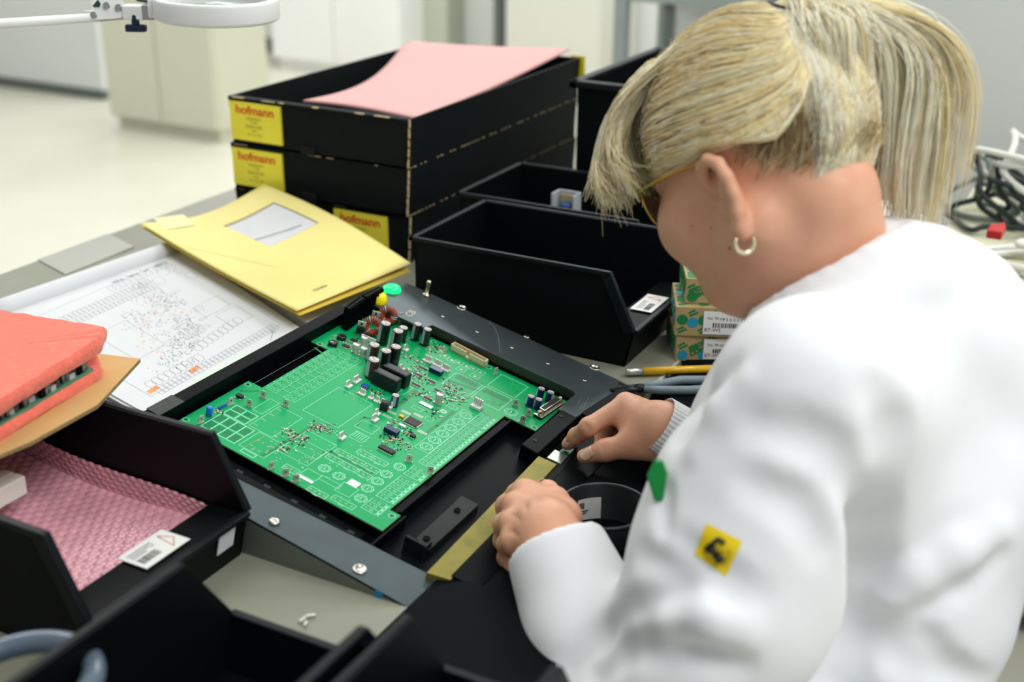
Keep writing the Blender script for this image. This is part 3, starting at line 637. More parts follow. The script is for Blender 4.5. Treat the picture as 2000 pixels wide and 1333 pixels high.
mb = MB(); mb.grid(lambda a, b: env(a*1.0, 0.0+b*1.0, -0.006-0.004*b*a)-eo+np.array([0.004*b, -0.006*b*a, 0]), 18, 18, 0, 0.0006); mb.build('back_sheet', M_env2, ev)
mb = MB(); mb.grid(lambda a, b: env(wa0-0.02+(wa1-wa0+0.04)*a, wb0-0.02+(wb1-wb0+0.06)*b, -0.0022)-eo, 10, 10, 0, 0.0004); mb.build('letter', mat('letter_paper', (222, 223, 226), 0.7, noise=0.02, nscale=60.0), ev)
def env_ink(name, m, segs, r=0.0005, dz=0.0006):
    mb = MB()
    for P in segs:
        Q = [env(a, b, dz)-eo for a, b in P]
        for p, q in zip(Q[:-1], Q[1:]):
            d = q-p; n = np.cross(d, [0, 0, 1]); n = n/(np.linalg.norm(n)+1e-9)*r; mb.add([tuple(p+n), tuple(p-n), tuple(q-n), tuple(q+n)], [(0, 1, 2, 3)])
    mb.build(name, m, ev)
l0, l1 = einv(495, 468), einv(590, 438); env_ink('letter_line', M_ink, [[l0, l1]], 0.0009, -0.0012)
sq = [einv(*q) for q in ((300, 427), (358, 420), (384, 440), (322, 450))]
mb = MB(); mb.add([tuple(env(*q, 0.0008)-eo) for q in sq], [(0, 1, 2, 3)]); mb.build('pale_sticker', mat('sticker_cream', (246, 238, 176), 0.6), ev)
t0, t1 = np.array(einv(606, 572)), np.array(einv(643, 557))
mb = MB(); e0, e1 = env(*t0, 0.001)-eo, env(*t1, 0.001)-eo; nrm = np.array([0, 0, 1]); ey = np.cross(nrm, e1-e0)
text_mesh(mb, '123456', 0.0085, 0, frame((e0+e1)/2, e1-e0, ey), 0.0001); mb.build('printed_number', mat('ink_brown', (120, 108, 60), 0.7), ev)
env_ink('fold_line', mat('fold_olive', (220, 200, 112), 0.7), [[(0.04, 0.30), (0.30, 0.66), (0.55, 0.98)]], 0.0004)
mb = MB()
for k, (px, py) in enumerate(((420, 560), (520, 505), (700, 578), (612, 628))): pass
lw = [at_z(*q, 0.016) for q in ((360, 478), (520, 440), (720, 560), (606, 632))]
pd = empty('loose_papers', tuple((lw[0]+lw[2])/2)); po = (lw[0]+lw[2])/2; tag(pd, 'loose white papers lying under the yellow envelope', 'papers')
for k in range(3):
    mb = MB(); s = [(q-po)*(1-0.02*k)+np.array([0.004*k, -0.003*k, 0]) for q in lw]
    mb.prism([tuple(q[:2]) for q in reversed(s)], -0.014+0.0045*k, -0.0125+0.0045*k); mb.build('sheet', M_paper, pd)
gp = MB(); g = np.random.default_rng(2)
for i in range(26):
    t = g.uniform(0.05, 0.75); p = (lw[0]*(1-t)+lw[3]*t-po); q = p+np.array([0.018, 0.012, 0])*g.uniform(0.5, 1.6)+np.array([0.004, 0.008, 0])
    gp.tube([(p[0]+0.004, p[1]+0.008, -0.0018), (q[0], q[1], -0.0018)], 0.0008, 4)
gp.build('printed_graph', mat('graph_green', (70, 92, 84), 0.7), pd)

# salmon foam with a board between, on a cardboard piece, lying over the bubble-wrap bin
ZF = 0.122
cb = [at_z(*q, ZF+0.006) for q in ((-220, 985), (-60, 912), (60, 862), (190, 790), (274, 700), (195, 690), (-220, 690))]
M_kraft = mat('cardboard_tan', (206, 164, 106), 0.8, noise=0.05, nscale=20.0); M_kedge = mat('cardboard_edge', (150, 128, 84), 0.85, noise=0.3, nscale=400.0)
mb = MB(); mb.prism([tuple(p[:2]) for p in cb], BZ+ZF+0.0012, BZ+ZF+0.0055, 0)
kb = mb.build('cardboard_sheet', [M_kraft, M_kedge], None, 0.0004)
for p in kb.data.polygons: p.material_index = 0 if abs(p.normal.z) > 0.5 else 1
tag(kb, 'tan corrugated cardboard sheet under the salmon foam at the left', 'cardboard')
M_sal = mat('foam_salmon', (250, 120, 98), 0.95, noise=0.10, nscale=120.0, bump=0.6, bscale=350, sheen=0.3)
def slab(name, pts, z0, z1, label, seed, rough=0.0015):
    P = [at_z(*q, (z0+z1)/2) for q in pts]; g = np.random.default_rng(seed)
    def f(a, b, z): p = (1-a)*((1-b)*P[0]+b*P[3])+a*((1-b)*P[1]+b*P[2]); return np.array([p[0], p[1], BZ+z])
    mb = MB(); N = 26; nz = 5
    per = [(a, 0) for a in np.linspace(0, 1, N)]+[(1, b) for b in np.linspace(0, 1, N)[1:]]+[(a, 1) for a in np.linspace(1, 0, N)[1:]]+[(0, b) for b in np.linspace(1, 0, N)[1:-1]]
    c = (P[0]+P[1]+P[2]+P[3])/4; rows = []
    for k in range(nz):
        t = k/(nz-1); bulge = 0.003*math.sin(math.pi*t)-0.002
        row = []
        for a, b in per:
            p = f(a, b, z0+(z1-z0)*t); d = (p-c)[:2]; d /= np.linalg.norm(d); row.append((p[0]+d[0]*(bulge+g.normal(0, rough*0.4)), p[1]+d[1]*(bulge+g.normal(0, rough*0.4)), p[2]+g.normal(0, rough*0.25)))
        rows.append(row)
    n = len(per); v = [q for r in rows for q in r]
    F = [(k*n+i, k*n+(i+1) % n, (k+1)*n+(i+1) % n, (k+1)*n+i) for k in range(nz-1) for i in range(n)]
    mb.add(v, F, 0, True)
    for z, rw, fl in ((z1, rows[-1], False), (z0, rows[0], True)):
        ctr = (c[0], c[1], BZ+z+(0.002 if not fl else 0)); b0 = len(mb.v); mb.v += [tuple(q) for q in rw]+[ctr]
        for i in range(n): mb.f.append((b0+i, b0+(i+1) % n, b0+n)); mb.m.append(0); mb.s.append(True)
    return tag(mb.build(name, M_sal), label, 'foam')
slab('foam_pad', ((-260, 1010), (-260, 760), (190, 700), (200, 728)), ZF+0.0060, ZF+0.0185, 'lower salmon foam pad lying on the cardboard beneath the sandwiched board', 1)
slab('foam_pad', ((-260, 960), (-260, 577), (207, 650), (199, 674)), ZF+0.0340, ZF+0.0490, 'upper salmon foam pad lying over the sandwiched circuit board', 2)
fb_ = [at_z(*q, ZF+0.026) for q in ((-220, 948), (181, 711), (140, 690), (-220, 840))]
sb = empty('packed_board', tuple(fb_[1])); tag(sb, 'green circuit board with dark parts packed between the two salmon foam pads', 'circuit board')
so = fb_[1]; M_sgreen = mat('packed_board_green', (92, 140, 110), 0.4, noise=0.1)
mb = MB(); mb.prism([tuple((q-so)[:2]) for q in fb_], -0.0075, -0.0055); mb.build('board', M_sgreen, sb)
g = np.random.default_rng(9); e = fb_[0]-fb_[1]; nn = np.array([-e[1], e[0], 0]); nn /= np.linalg.norm(nn); 
if nn@(fb_[2]-fb_[1]) < 0: nn = -nn
for i in range(44):
    t = 0.015+0.95*i/44; p = e*t+nn*(0.003+g.uniform(0, 0.004)); k = i % 5
    mb = MB(); T = Matrix.Translation((p[0], p[1], -0.0055)) @ Matrix.Rotation(math.atan2(e[1], e[0]), 4, 'Z')
    if k in (0, 1): mb.lathe([(0.0022, 0), (0.0022, 0.010), (0.0017, 0.0105), (0, 0.0105)], 10, 0, T); nm, m = 'capacitor', mat('packed_silver', (150, 156, 160), 0.3, metal=0.6)
    elif k == 2: mb.box(-0.003, 0.003, -0.002, 0.002, 0, 0.0095, 0, T); nm, m = 'heatsink', M_blk
    elif k == 3: mb.box(-0.0025, 0.0025, -0.001, 0.001, 0, 0.008, 0, T); nm, m = 'tab', mat('packed_dark', (60, 66, 70), 0.4)
    else: mb.box(-0.004, 0.004, -0.002, 0.002, 0, 0.005, 0, T); nm, m = 'connector', mat('packed_white', (190, 196, 192), 0.4)
    mb.build(nm, m, sb)

# pink bubble wrap in the front-left bin, white block beside it
def bubble(a, b):
    k = max(0.0, (b-0.80)/0.20); return np.array([-1.015+0.288*a, 0.592+0.185*min(b, 0.80)/0.80+0.0*k+0.002*k, 0.026+0.020*(1-a)+0.006*math.sin(5*a+3*b)+0.030*k*(1-0.5*a)])
mb = MB(); NX, NY = 26, 15; step = 0.0108
bw = MB(); pts = {}
M_bw = mat('bubble_wrap_pink', (232, 168, 182), 0.28, noise=0.12, nscale=60.0, spec=0.6, trans=0.15)
nu, nv = 200, 120
def bubf(a, b):
    p = bubble(a, b); x, y = p[0]/step, (0.235*b)/(step*0.866); j = math.floor(y); xs = x-0.5*(j % 2); cx, cyy = math.floor(xs)+0.5, j+0.5
    r = math.hypot((xs-cx), (y-cyy)*0.866)/0.44; h = 0.0026*math.sqrt(max(0, 1-r*r)) if r < 1 else 0
    k = 1.0 if b < 0.80 else 0.25; return p+np.array([0, -h*(1-k), BZ+h*k])
bw.grid(bubf, nu, nv, 0, 0)
tag(bw.build('bubble_wrap', M_bw), 'pink bubble wrap lining the black bin at the lower left', 'bubble wrap')
wb = at_z(14, 938, 0.075); e = empty('plastic_block', (wb[0], wb[1], BZ+0.060)); tag(e, 'white plastic block at the left edge lying on the bubble wrap', 'block')
M_wb = mat('block_white', (222, 218, 208), 0.5, noise=0.02)
for i in range(2): MB().box(-0.014+0.0145*i, -0.0002+0.0145*i, -0.05, 0.009, 0, 0.019).build('segment', M_wb, e, 0.0012)

# patterned cartons with barcode labels near her face
M_kb = mat('carton_kraft', (170, 150, 104), 0.7, noise=0.05); M_pg = mat('print_green', (12, 120, 62), 0.6); M_pc = mat('print_cyan', (32, 146, 178), 0.6)
def patterned(x0, y0, z0, wx, wy, h, rz, label, seed, lab=True):
    r = empty('part_carton', (x0, y0, BZ+z0), rz); tag(r, label, 'box', 'small patterned cartons')
    MB().box(0, wx, 0, wy, 0, h).build('carton', M_kb, r, 0.001)
    pr_ = MB(); F = frame((0, -0.0004, 0), (1, 0, 0), (0, 0, 1)); g = np.random.default_rng(seed); s = 0.021
    faces = [(F, wx, h), (frame((-0.0004, wy, 0), (0, -1, 0), (0, 0, 1)), wy, h), (frame((0, 0, h+0.0004), (1, 0, 0), (0, 1, 0)), wx, wy)]
    for q, (T0, w_, h_) in enumerate(faces):
        for i in range(int(w_/0.0135)+1):
            for j in range(int(h_/0.0135)+1):
                x, z = 0.009+i*0.0135, 0.009+j*0.0135-0.0035*(i % 2); k = (i*2+j+seed) % 4
                if not (0.007 < x < w_-0.007 and 0.006 < z < h_-0.006): continue
                if k in (0, 2): pr_.lathe([(0.0070, 0), (0.0070, 0.0002)], 14, 1 if k == 0 else 0, T0 @ Matrix.Translation((x, z, 0)))
                elif k == 1 and 0.012 < x < w_-0.012 and 0.010 < z < h_-0.008:
                    T = T0 @ Matrix.Translation((x, z, 0.0001)) @ Matrix.Rotation(math.radians(28), 4, 'Z')
                    text_mesh(pr_, 'PHOENIX', 0.0084, 0, T @ Matrix.Translation((0, 0.0037, 0)), 0.0002, bold=0.0005); text_mesh(pr_, 'CONTACT', 0.0084, 0, T @ Matrix.Translation((0, -0.0037, 0)), 0.0002, bold=0.0005)
                else:
                    T = T0 @ Matrix.Translation((x, z, 0)) @ Matrix.Rotation(math.radians(28), 4, 'Z'); pr_.box(-0.0058, 0.0058, -0.0034, -0.0008, 0, 0.0002, 0, T); pr_.box(-0.0058, 0.0040, 0.0008, 0.0034, 0, 0.0002, 0, T)
    pr_.build('print', [M_pg, M_pc], r)
    if lab:
        lb = MB(); lx = wx*0.42; T = F @ Matrix.Translation((lx, h*0.10, 0.0006)); lw_, lh = wx*0.60, h*0.78
        lb.box(0, lw_, 0, lh, 0, 0.0004, 0, T)
        x = 0.012
        while x < lw_-0.008: l = g.uniform(0.0006, 0.002); lb.box(x, x+l, lh*0.30, lh*0.50, 0.0004, 0.0006, 1, T); x += l+g.uniform(0.0006, 0.0014)
        text_mesh(lb, 'BT-WS', 0.007, 1, T @ Matrix.Translation((0.012, lh*0.18, 0.0005)), 0.0001)
        text_mesh(lb, 'No. 90 pcs', 0.005, 1, T @ Matrix.Translation((0.016, lh*0.70, 0.0005)), 0.0001); text_mesh(lb, '1 5 0 0 0 0', 0.006, 1, T @ Matrix.Translation((lw_*0.72, lh*0.66, 0.0005)), 0.0001)
        lb.build('label', [M_lab, M_dink], r)
    return r
q0 = at_z(1318, 706, 0.0)
patterned(q0[0], q0[1], 0.0, 0.085, 0.09, 0.036, 0.50, 'green and cyan patterned carton standing lowest under the tilted one', 4)
patterned(q0[0]-0.002, q0[1]-0.003, 0.0365, 0.085, 0.09, 0.040, 0.42, 'green and cyan patterned carton stacked on the lowest one, label curling', 5)
patterned(q0[0]+0.004, q0[1]+0.012, 0.0770, 0.085, 0.09, 0.034, 0.44, 'topmost patterned carton just under her chin', 6)

# pen and pliers
def pencil(p0, p1, name, label):
    p0, p1 = np.array(p0), np.array(p1); d = p1-p0; L = np.linalg.norm(d); r = empty(name, matrix=frame(p0, d, np.cross([0, 0, 1], d))); tag(r, label, 'tool')
    R = Matrix.Rotation(math.pi/2, 4, 'Y')
    MB().lathe([(0.0052, 0.022), (0.0052, L)], 16, 0, R).build('barrel', mat('barrel_yellow', (222, 172, 10), 0.3, coat=0.4, noise=0.03), r)
    MB().lathe([(0.0034, 0.0), (0.0046, 0.001), (0.0050, 0.005), (0.0050, 0.022)], 16, 0, R).build('ferrule', mat('ferrule_silver', (196, 198, 196), 0.3, metal=0.8), r)
p0 = at_z(1222, 727, 0.006); p1 = at_z(1392, 721, 0.006)
pencil(p0, p1, 'screwdriver', 'yellow tool with a silver end lying on the bench beside her right hand')
M_jaw = mat('jaw_dark', (36, 40, 44), 0.35, metal=0.7); M_hg = mat('handle_grey_blue', (126, 142, 152), 0.45, noise=0.04); M_hd = mat('handle_dark', (40, 50, 60), 0.45)
def pliers(label, c, tipdir, s, m, sp):
    r = empty('pliers', c, math.atan2(tipdir[1], tipdir[0])); tag(r, label, 'pliers', 'hand pliers')
    j = MB()
    for k in (-1, 1): j.tube([(0.0, 0.004*k, 0), (0.014*s, 0.0045*k, 0), (0.034*s, 0.0012*k, 0)], [0.0042, 0.0036, 0.0010], 8)
    j.lathe([(0.006, -0.004), (0.006, 0.004), (0, 0.0045)], 14); j.build('jaw', M_jaw, r)
    for k in (-1, 1):
        MB().tube([(-0.004, 0.003*k, 0), (-0.02*s, 0.008*k*sp, 0), (-0.05*s, 0.015*k*sp, 0.001), (-0.085*s, 0.013*k*sp, 0), (-0.10*s, 0.009*k*sp, 0)], [0.0045, 0.0052, 0.0056, 0.0054, 0.004], 12).build('grip', m, r)
c = at_z(1250, 759, 0.006); c2 = at_z(1380, 752, 0.006); pliers('grey-handled pliers lying open beside the yellow tool', tuple(c), c-c2, 1.1, M_hg, 1.0)
c = at_z(1236, 790, 0.006); c2 = at_z(1330, 800, 0.006); pliers('dark-handled pliers lying nearest her right hand', (c[0]+0.03, c[1]-0.01, c[2]), c-c2, 1.0, M_hd, 0.7)

# round black tin with a label inside
q = at_z(1180, 990, 0.040); tn = empty('round_tin', (q[0], q[1], BZ-0.003)); tag(tn, 'round open black tin standing on the board below her right hand', 'tin')
R_ = 0.0425; MB().lathe([(0, 0.0), (R_, 0.0), (R_, 0.044), (R_-0.0015, 0.044), (R_-0.0015, 0.002), (0, 0.002)], 48).build('tin_body', M_bin, tn)
mb = MB(); mb.tube([(R_*math.cos(a), R_*math.sin(a), 0.044) for a in np.linspace(0, 2*math.pi, 65)[:-1]], 0.0013, 8, closed=True); mb.build('rim', mat('tin_rim', (44, 48, 52), 0.22, noise=0.03), tn)
lb = MB(); th0 = 2.05
def wallp(a, b): th = th0+0.62*(1-a); return np.array([(R_-0.0022)*math.cos(th), (R_-0.0022)*math.sin(th), 0.006+0.024*b])
lb.grid(wallp, 8, 3, 0, 0)
for i, (a0, a1) in enumerate(((0.08, 0.11), (0.13, 0.18), (0.20, 0.23), (0.25, 0.30))): lb.grid(lambda a, b: wallp(a0+(a1-a0)*a, 0.55+0.28*b)*np.array([0.992, 0.992, 1]), 1, 1, 1)
for a0, a1, b0 in ((0.06, 0.5, 0.42), (0.06, 0.4, 0.30)): lb.grid(lambda a, b: wallp(a0+(a1-a0)*a, b0+0.05*b)*np.array([0.992, 0.992, 1]), 1, 1, 1)
lb.build('inner_label', [M_lab, M_dink], tn)

# ------------------------------------------------------------------ magnifier lamp reaching in from the left
M_lw = mat('lamp_white', (240, 241, 240), 0.35, noise=0.006); M_knob = mat('knob_navy', (16, 32, 58), 0.4); M_bolt = mat('bolt_steel', (180, 182, 182), 0.3, metal=0.9)
LD = 1.62
hc_ = at_d(424, 16, LD); lm = empty('magnifier_lamp', (float(at_d(-230, 60, LD-0.12)[0]), float(at_d(-230, 60, LD-0.12)[1]), BZ)); tag(lm, 'white magnifier lamp on a jointed arm reaching in at the top left', 'lamp'); lo_ = np.array(lm.location)
L_ = lambda x, y, t=LD: at_d(x, y, t)-lo_
hd = MB(); c = hc_-lo_; ex = nrm_l = (at_d(545, 25, LD)-at_d(305, 8, LD)); ex = np.array([ex[0], ex[1], 0]); ex /= np.linalg.norm(ex); T = frame(c, ex, np.cross([0, 0, 1], ex)) @ Matrix.Rotation(0.02, 4, 'Y')
R0 = 0.080
hd.lathe([(R0-0.016, -0.010), (R0-0.004, -0.0145), (R0, -0.011), (R0, 0.012), (R0-0.003, 0.015), (R0-0.016, 0.012), (R0-0.016, -0.010)], 48, 0, T, caps=False)
hd.box(-R0-0.004, -R0+0.030, -0.022, 0.022, -0.012, 0.012, 0, T); hd.build('lamp_head', M_lw, lm, 0.002)
MB().lathe([(0, -0.002), (R0-0.016, -0.001), (R0-0.016, 0.003), (0, 0.008)], 40, 0, T).build('magnifying_lens', mat('lens_glass', (226, 236, 234), 0.05, trans=0.7), lm)
MB().lathe([(R0-0.030, -0.012), (R0-0.018, -0.012), (R0-0.018, -0.008), (R0-0.030, -0.008), (R0-0.030, -0.012)], 40, 0, T, caps=False).build('tube_ring', mat('ring_pale', (228, 236, 236), 0.4), lm)
a0, a1 = L_(192, 34), L_(-230, 62, LD-0.12)
MB().tube([a1, a0], [0.0072, 0.0056], 12).build('arm', M_lw, lm)
MB().tube([L_(200, 22), L_(165, 24)], 0.0022, 8).build('rod', M_lw, lm)
br = MB(); P = [L_(*q) for q in ((178, 38), (186, 24), (204, -8), (232, -6), (246, 12), (246, 30), (238, 37), (188, 41))]
n_ = np.cross(P[1]-P[0], P[3]-P[0]); n_ /= np.linalg.norm(n_)
for s_ in (-0.006, 0.004): 
    V0 = [tuple(p+n_*s_) for p in P]+[tuple(p+n_*(s_+0.002)) for p in P]; m = len(P)
    br.add(V0, [tuple(range(m-1, -1, -1)), tuple(range(m, 2*m))]+[(i, (i+1) % m, m+(i+1) % m, m+i) for i in range(m)])
bo = br.build('joint_bracket', M_lw, lm)
for q in ((187, 33), (235, 18), (212, 14)): k = L_(*q); MB().tube([k-n_*0.010, k+n_*0.010], 0.0042, 12).build('bolt', M_bolt, bo)
k0 = [L_(*q) for q in ((184, 15), (194, 2), (200, 10), (197, 17))]; mb = MB(); mb.add([tuple(p+n_*0.007) for p in k0]+[tuple(p-n_*0.007) for p in k0], [(0, 1, 2, 3), (7, 6, 5, 4), (0, 4, 5, 1), (1, 5, 6, 2), (2, 6, 7, 3), (3, 7, 4, 0)]); mb.build('lever', mat('lever_green', (34, 58, 52), 0.4), bo)
mb = MB(); mb.box(-0.017, 0.022, -0.010, 0.010, -0.0085, 0.0095, 0, frame(L_(268, 24), ex, np.cross([0, 0, 1], ex))); mb.build('swivel_block', M_lw, lm, 0.002)
mb = MB(); T2 = frame(L_(290, 23), ex, np.cross([0, 0, 1], ex)); mb.box(-0.005, 0.010, -0.012, 0.012, -0.009, 0.010, 0, T2); mb.build('clamp_plate', M_bolt, lm, 0.001)
kb_ = MB(); T3 = frame(L_(265, 46), ex, np.cross([0, 0, 1], ex)); kb_.lathe([(0.0052, -0.002), (0.0052, 0.012)], 14, 0, T3); kb_.box(-0.0135, 0.0135, -0.005, 0.005, -0.0105, -0.001, 0, T3); kb_.build('wing_knob', M_knob, lm, 0.002)
gb = MB(); gb.tube([L_(258, -8), L_(270, 0), L_(290, 3)], 0.0022, 8); gb.build('cable_loop', mat('lever_green', (34, 58, 52), 0.4), lm)
MB().tube([a1, a1+np.array([0, 0, -0.005]), np.array([a1[0], a1[1], 0.02])], 0.008, 12).build('upright', M_lw, lm)
MB().lathe([(0.06, 0.0005), (0.06, 0.014), (0.05, 0.020), (0.012, 0.022), (0.012, 0.05)], 28, 0, Matrix.Translation((a1[0], a1[1], 0))).build('base', M_lw, lm)
# ------------------------------------------------------------------ the green circuit board with its parts
BW = -0.015
M_pcb = mat('solder_mask', (0, 162, 94), 0.38, noise=0.03, nscale=20.0, spec=0.28)
M_pcbd = mat('solder_mask_trace', (0, 128, 76), 0.38, spec=0.28); M_pedge = mat('board_edge', (120, 150, 70), 0.6)
M_silk = mat('silk_white', (150, 226, 190), 0.55); M_hole = mat('hole_dark', (36, 40, 36), 0.5); M_pad = mat('pad_tin', (196, 198, 184), 0.4, metal=0.15)
cbm = FIXM @ Matrix.Translation((0, 0, BW))
pcb = empty('circuit_board', matrix=cbm); tag(pcb, 'large green circuit board with capacitors and connectors held in the tilted fixture', 'circuit board')
fp = lambda x, y: at_f(x, y, BW)
zz = lambda ox, oy, s: (lambda x, y: fp(ox+x/s, oy+y/s))
z1, z2, z3, z4, z5 = zz(340, 700, 6.667), zz(600, 560, 6.667), zz(860, 620, 6.667), zz(480, 820, 5.714), zz(640, 700, 6.667)
OUT = [(-0.3441, 0.0905), (-0.0855, 0.0905), (-0.0855, 0.1235), (-0.099, 0.1235), (-0.099, 0.3660), (-0.0575, 0.3660), (-0.0575, 0.4540), (-0.3495, 0.4540), (-0.3495, 0.3290), (-0.3250, 0.3290), (-0.3250, 0.2050), (-0.3441, 0.2050)]
mb = MB(); mb.prism(OUT, -0.0016, 0.0)
o = mb.build('board', [M_pcb, M_pedge], pcb)
for p in o.data.polygons: p.material_index = 0 if abs(p.normal.z) > 0.5 else 1

class Silk:
    def __init__(s): s.m = MB()
    def seg(s, P, r=0.0003, mi=0, z=0.00008, closed=False):
        P = [np.array(p, float) for p in P]; P = P+[P[0]] if closed else P
        for p, q in zip(P[:-1], P[1:]):
            d = q-p; L = np.linalg.norm(d)
            if L < 1e-7: continue
            d = d/L; n = np.array([-d[1], d[0]])*r; p, q = p-d*r*0.6, q+d*r*0.6
            s.m.add([(*(p+n), z), (*(p-n), z), (*(q-n), z), (*(q+n), z)], [(0, 1, 2, 3)], mi)
    def rect(s, u0, u1, v0, v1, r=0.0003, mi=0): s.seg([(u0, v0), (u1, v0), (u1, v1), (u0, v1)], r, mi, closed=True)
    def fill(s, u0, u1, v0, v1, mi=0, z=0.00006): s.m.add([(u0, v0, z), (u1, v0, z), (u1, v1, z), (u0, v1, z)], [(0, 1, 2, 3)], mi)
    def circ(s, c, ro, r=0.0004, mi=0, n=20): s.seg([(c[0]+ro*math.cos(2*math.pi*k/n), c[1]+ro*math.sin(2*math.pi*k/n)) for k in range(n)], r, mi, closed=True)
    def disc(s, c, ro, mi=0, z=0.0001, n=12): s.m.add([(c[0]+ro*math.cos(2*math.pi*k/n), c[1]+ro*math.sin(2*math.pi*k/n), z) for k in range(n)], [tuple(range(n))], mi)
    def pad(s, c, ro=0.0011): s.disc(c, ro, 3, 0.00009, 10); s.disc(c, ro*0.55, 2, 0.00012, 8)
S = Silk(); g = np.random.default_rng(21)
rr = lambda P, k=0: (min(p[k] for p in P), max(p[k] for p in P))
# dark pours and traces
for P, r in (([z5(370, 880), z5(480, 770), z5(560, 790)], 0.0018), ([z4(560, 190), z4(760, 60), z4(1000, 60)], 0.0018), ([z4(180, 400), z4(330, 330), z4(430, 250), z4(560, 190)], 0.0018),
             ([z4(850, 370), z4(950, 355), z4(1400, 600)], 0.0022), ([z5(880, 640), z5(1010, 540), z5(1150, 430)], 0.0030), ([z1(870, 430), z1(1090, 430)], 0.0018),
             ([z1(560, 760), z1(250, 900), z1(340, 960)], 0.0018), ([z5(1250, 1000), z5(1420, 880), z5(1650, 690)], 0.002), ([z3(120, 830), z3(500, 960)], 0.0026), ([z3(560, 960), z3(900, 1110)], 0.0026),
             ([z3(260, 760), z3(540, 870)], 0.0030), ([z3(600, 1090), z3(760, 1150), z3(820, 1120)], 0.001), ([z2(200, 870), z2(100, 800)], 0.0012)):
    S.seg(P, r, 1, 0.00003)
# relay field along the upper edge: ten columns, two rows
ua, ub = -0.3215, -0.2820; va, vb = 0.208, 0.338; n = 11
S.rect(ua, ub, va, vb, 0.00022); S.seg([(ua+0.0135, va), (ua+0.0135, vb)], 0.0002); S.seg([(ua+0.0245, va), (ua+0.0245, vb)], 0.0002)
for i in range(n):
    v0 = va+(vb-va)*i/n; v1 = va+(vb-va)*(i+1)/n; vm = (v0+v1)/2
    S.seg([(ua+0.0135, v0), (ua+0.0245, v0)], 0.0002)
    for k in (0.0035, 0.0350): S.rect(ua+k-0.0012, ua+k+0.0012, vm-0.0032, vm+0.0024, 0.00018)
    for k in (0.0095, 0.0290): S.circ((ua+k, vm), 0.0026, 0.0002, 0, 12)
    for k in (0.0050, 0.0150, 0.0235, 0.0315): S.disc((ua+k, vm+0.0035), 0.0009, 2, 0.0001, 6)
for i in range(n): S.fill(ua-0.0025, ua-0.0017, va+(vb-va)*(i+0.35)/n, va+(vb-va)*(i+0.6)/n)
# window field at the left corner
P = [z1(350, 880), z1(620, 720), z1(1040, 950), z1(780, 1110)]; u0, u1 = rr(P); v0, v1 = rr(P, 1)
S.rect(u0, u1, v0, v1, 0.0005)
for i in range(1, 4): u = u0+(u1-u0)*i/4; S.seg([(u, v0), (u, v1)], 0.0006)
S.seg([(u0, (v0+v1)/2), (u1, (v0+v1)/2)], 0.0005)
for i in range(4):
    for j in range(2):
        a, b = u0+(u1-u0)*(i+0.12)/4, v0+(v1-v0)*(j+0.12)/2; S.fill(a, a+(u1-u0)*0.19, b, b+(v1-v0)*0.38, 1, 0.00004); S.disc((a+0.004, b+0.007), 0.0007, 2, 0.0001, 6); S.disc((a+0.008, b+0.0075), 0.0007, 2, 0.0001, 6)
P = [z1(650, 710), z1(820, 615), z1(1090, 760), z1(915, 860)]; w0, w1 = rr(P); x0, x1 = rr(P, 1)
S.rect(w0, w1, x0, x1, 0.0005); S.seg([((w0+w1)/2, x0), ((w0+w1)/2, x1)], 0.0006); S.seg([(w0, (x0+x1)/2), (w1, (x0+x1)/2)], 0.0006)
for i in range(2):
    for j in range(2): a, b = w0+(w1-w0)*(i+0.14)/2, x0+(x1-x0)*(j+0.14)/2; S.fill(a, a+(w1-w0)*0.36, b, b+(x1-x0)*0.36, 1, 0.00004); S.disc((a+0.004, b+0.005), 0.0007, 2, 0.0001, 6)
def quad(z, pts, r=0.0003, mi=0, fill=None):
    P = [z(*p) for p in pts]; a0, a1 = rr(P); b0, b1 = rr(P, 1); S.rect(a0, a1, b0, b1, r, mi)
    if fill is not None: S.fill(a0, a1, b0, b1, fill, 0.00004)
    return a0, a1, b0, b1
quad(z1, ((1020, 670), (1250, 530), (1370, 590), (1140, 720)))
q = quad(z1, ((980, 870), (1380, 630), (1660, 790), (1270, 1030)), 0.0003)
for i in range(4):
    for k in (0.003, 0.006): S.pad((q[0]+k, q[2]+0.006+i*(q[3]-q[2]-0.012)/3), 0.0010)
for i in range(3): S.pad((q[1]-0.004, q[2]+0.01+i*0.012), 0.0009)
q = quad(z1, ((860, 1140), (1100, 970), (1430, 1130), (1190, 1290)), 0.0003)
for i in range(12): S.pad((q[0]+g.uniform(0.004, q[1]-q[0]-0.004), q[2]+g.uniform(0.004, q[3]-q[2]-0.004)), 0.0011)
S.seg([(q[0]+0.006, q[2]+0.002), (q[0]+0.009, q[3]-0.002)], 0.0003, 4)
quad(z1, ((870, 1200), (910, 1180), (1060, 1270), (1030, 1300)), 0.0005)
# big empty square in the middle
q = quad(z5, ((-270, 640), (165, 395), (585, 600), (120, 905)), 0.0003)
for a, b in ((240, 480), (335, 525), (430, 565), (120, 855)): S.pad(z5(a, b), 0.0009)
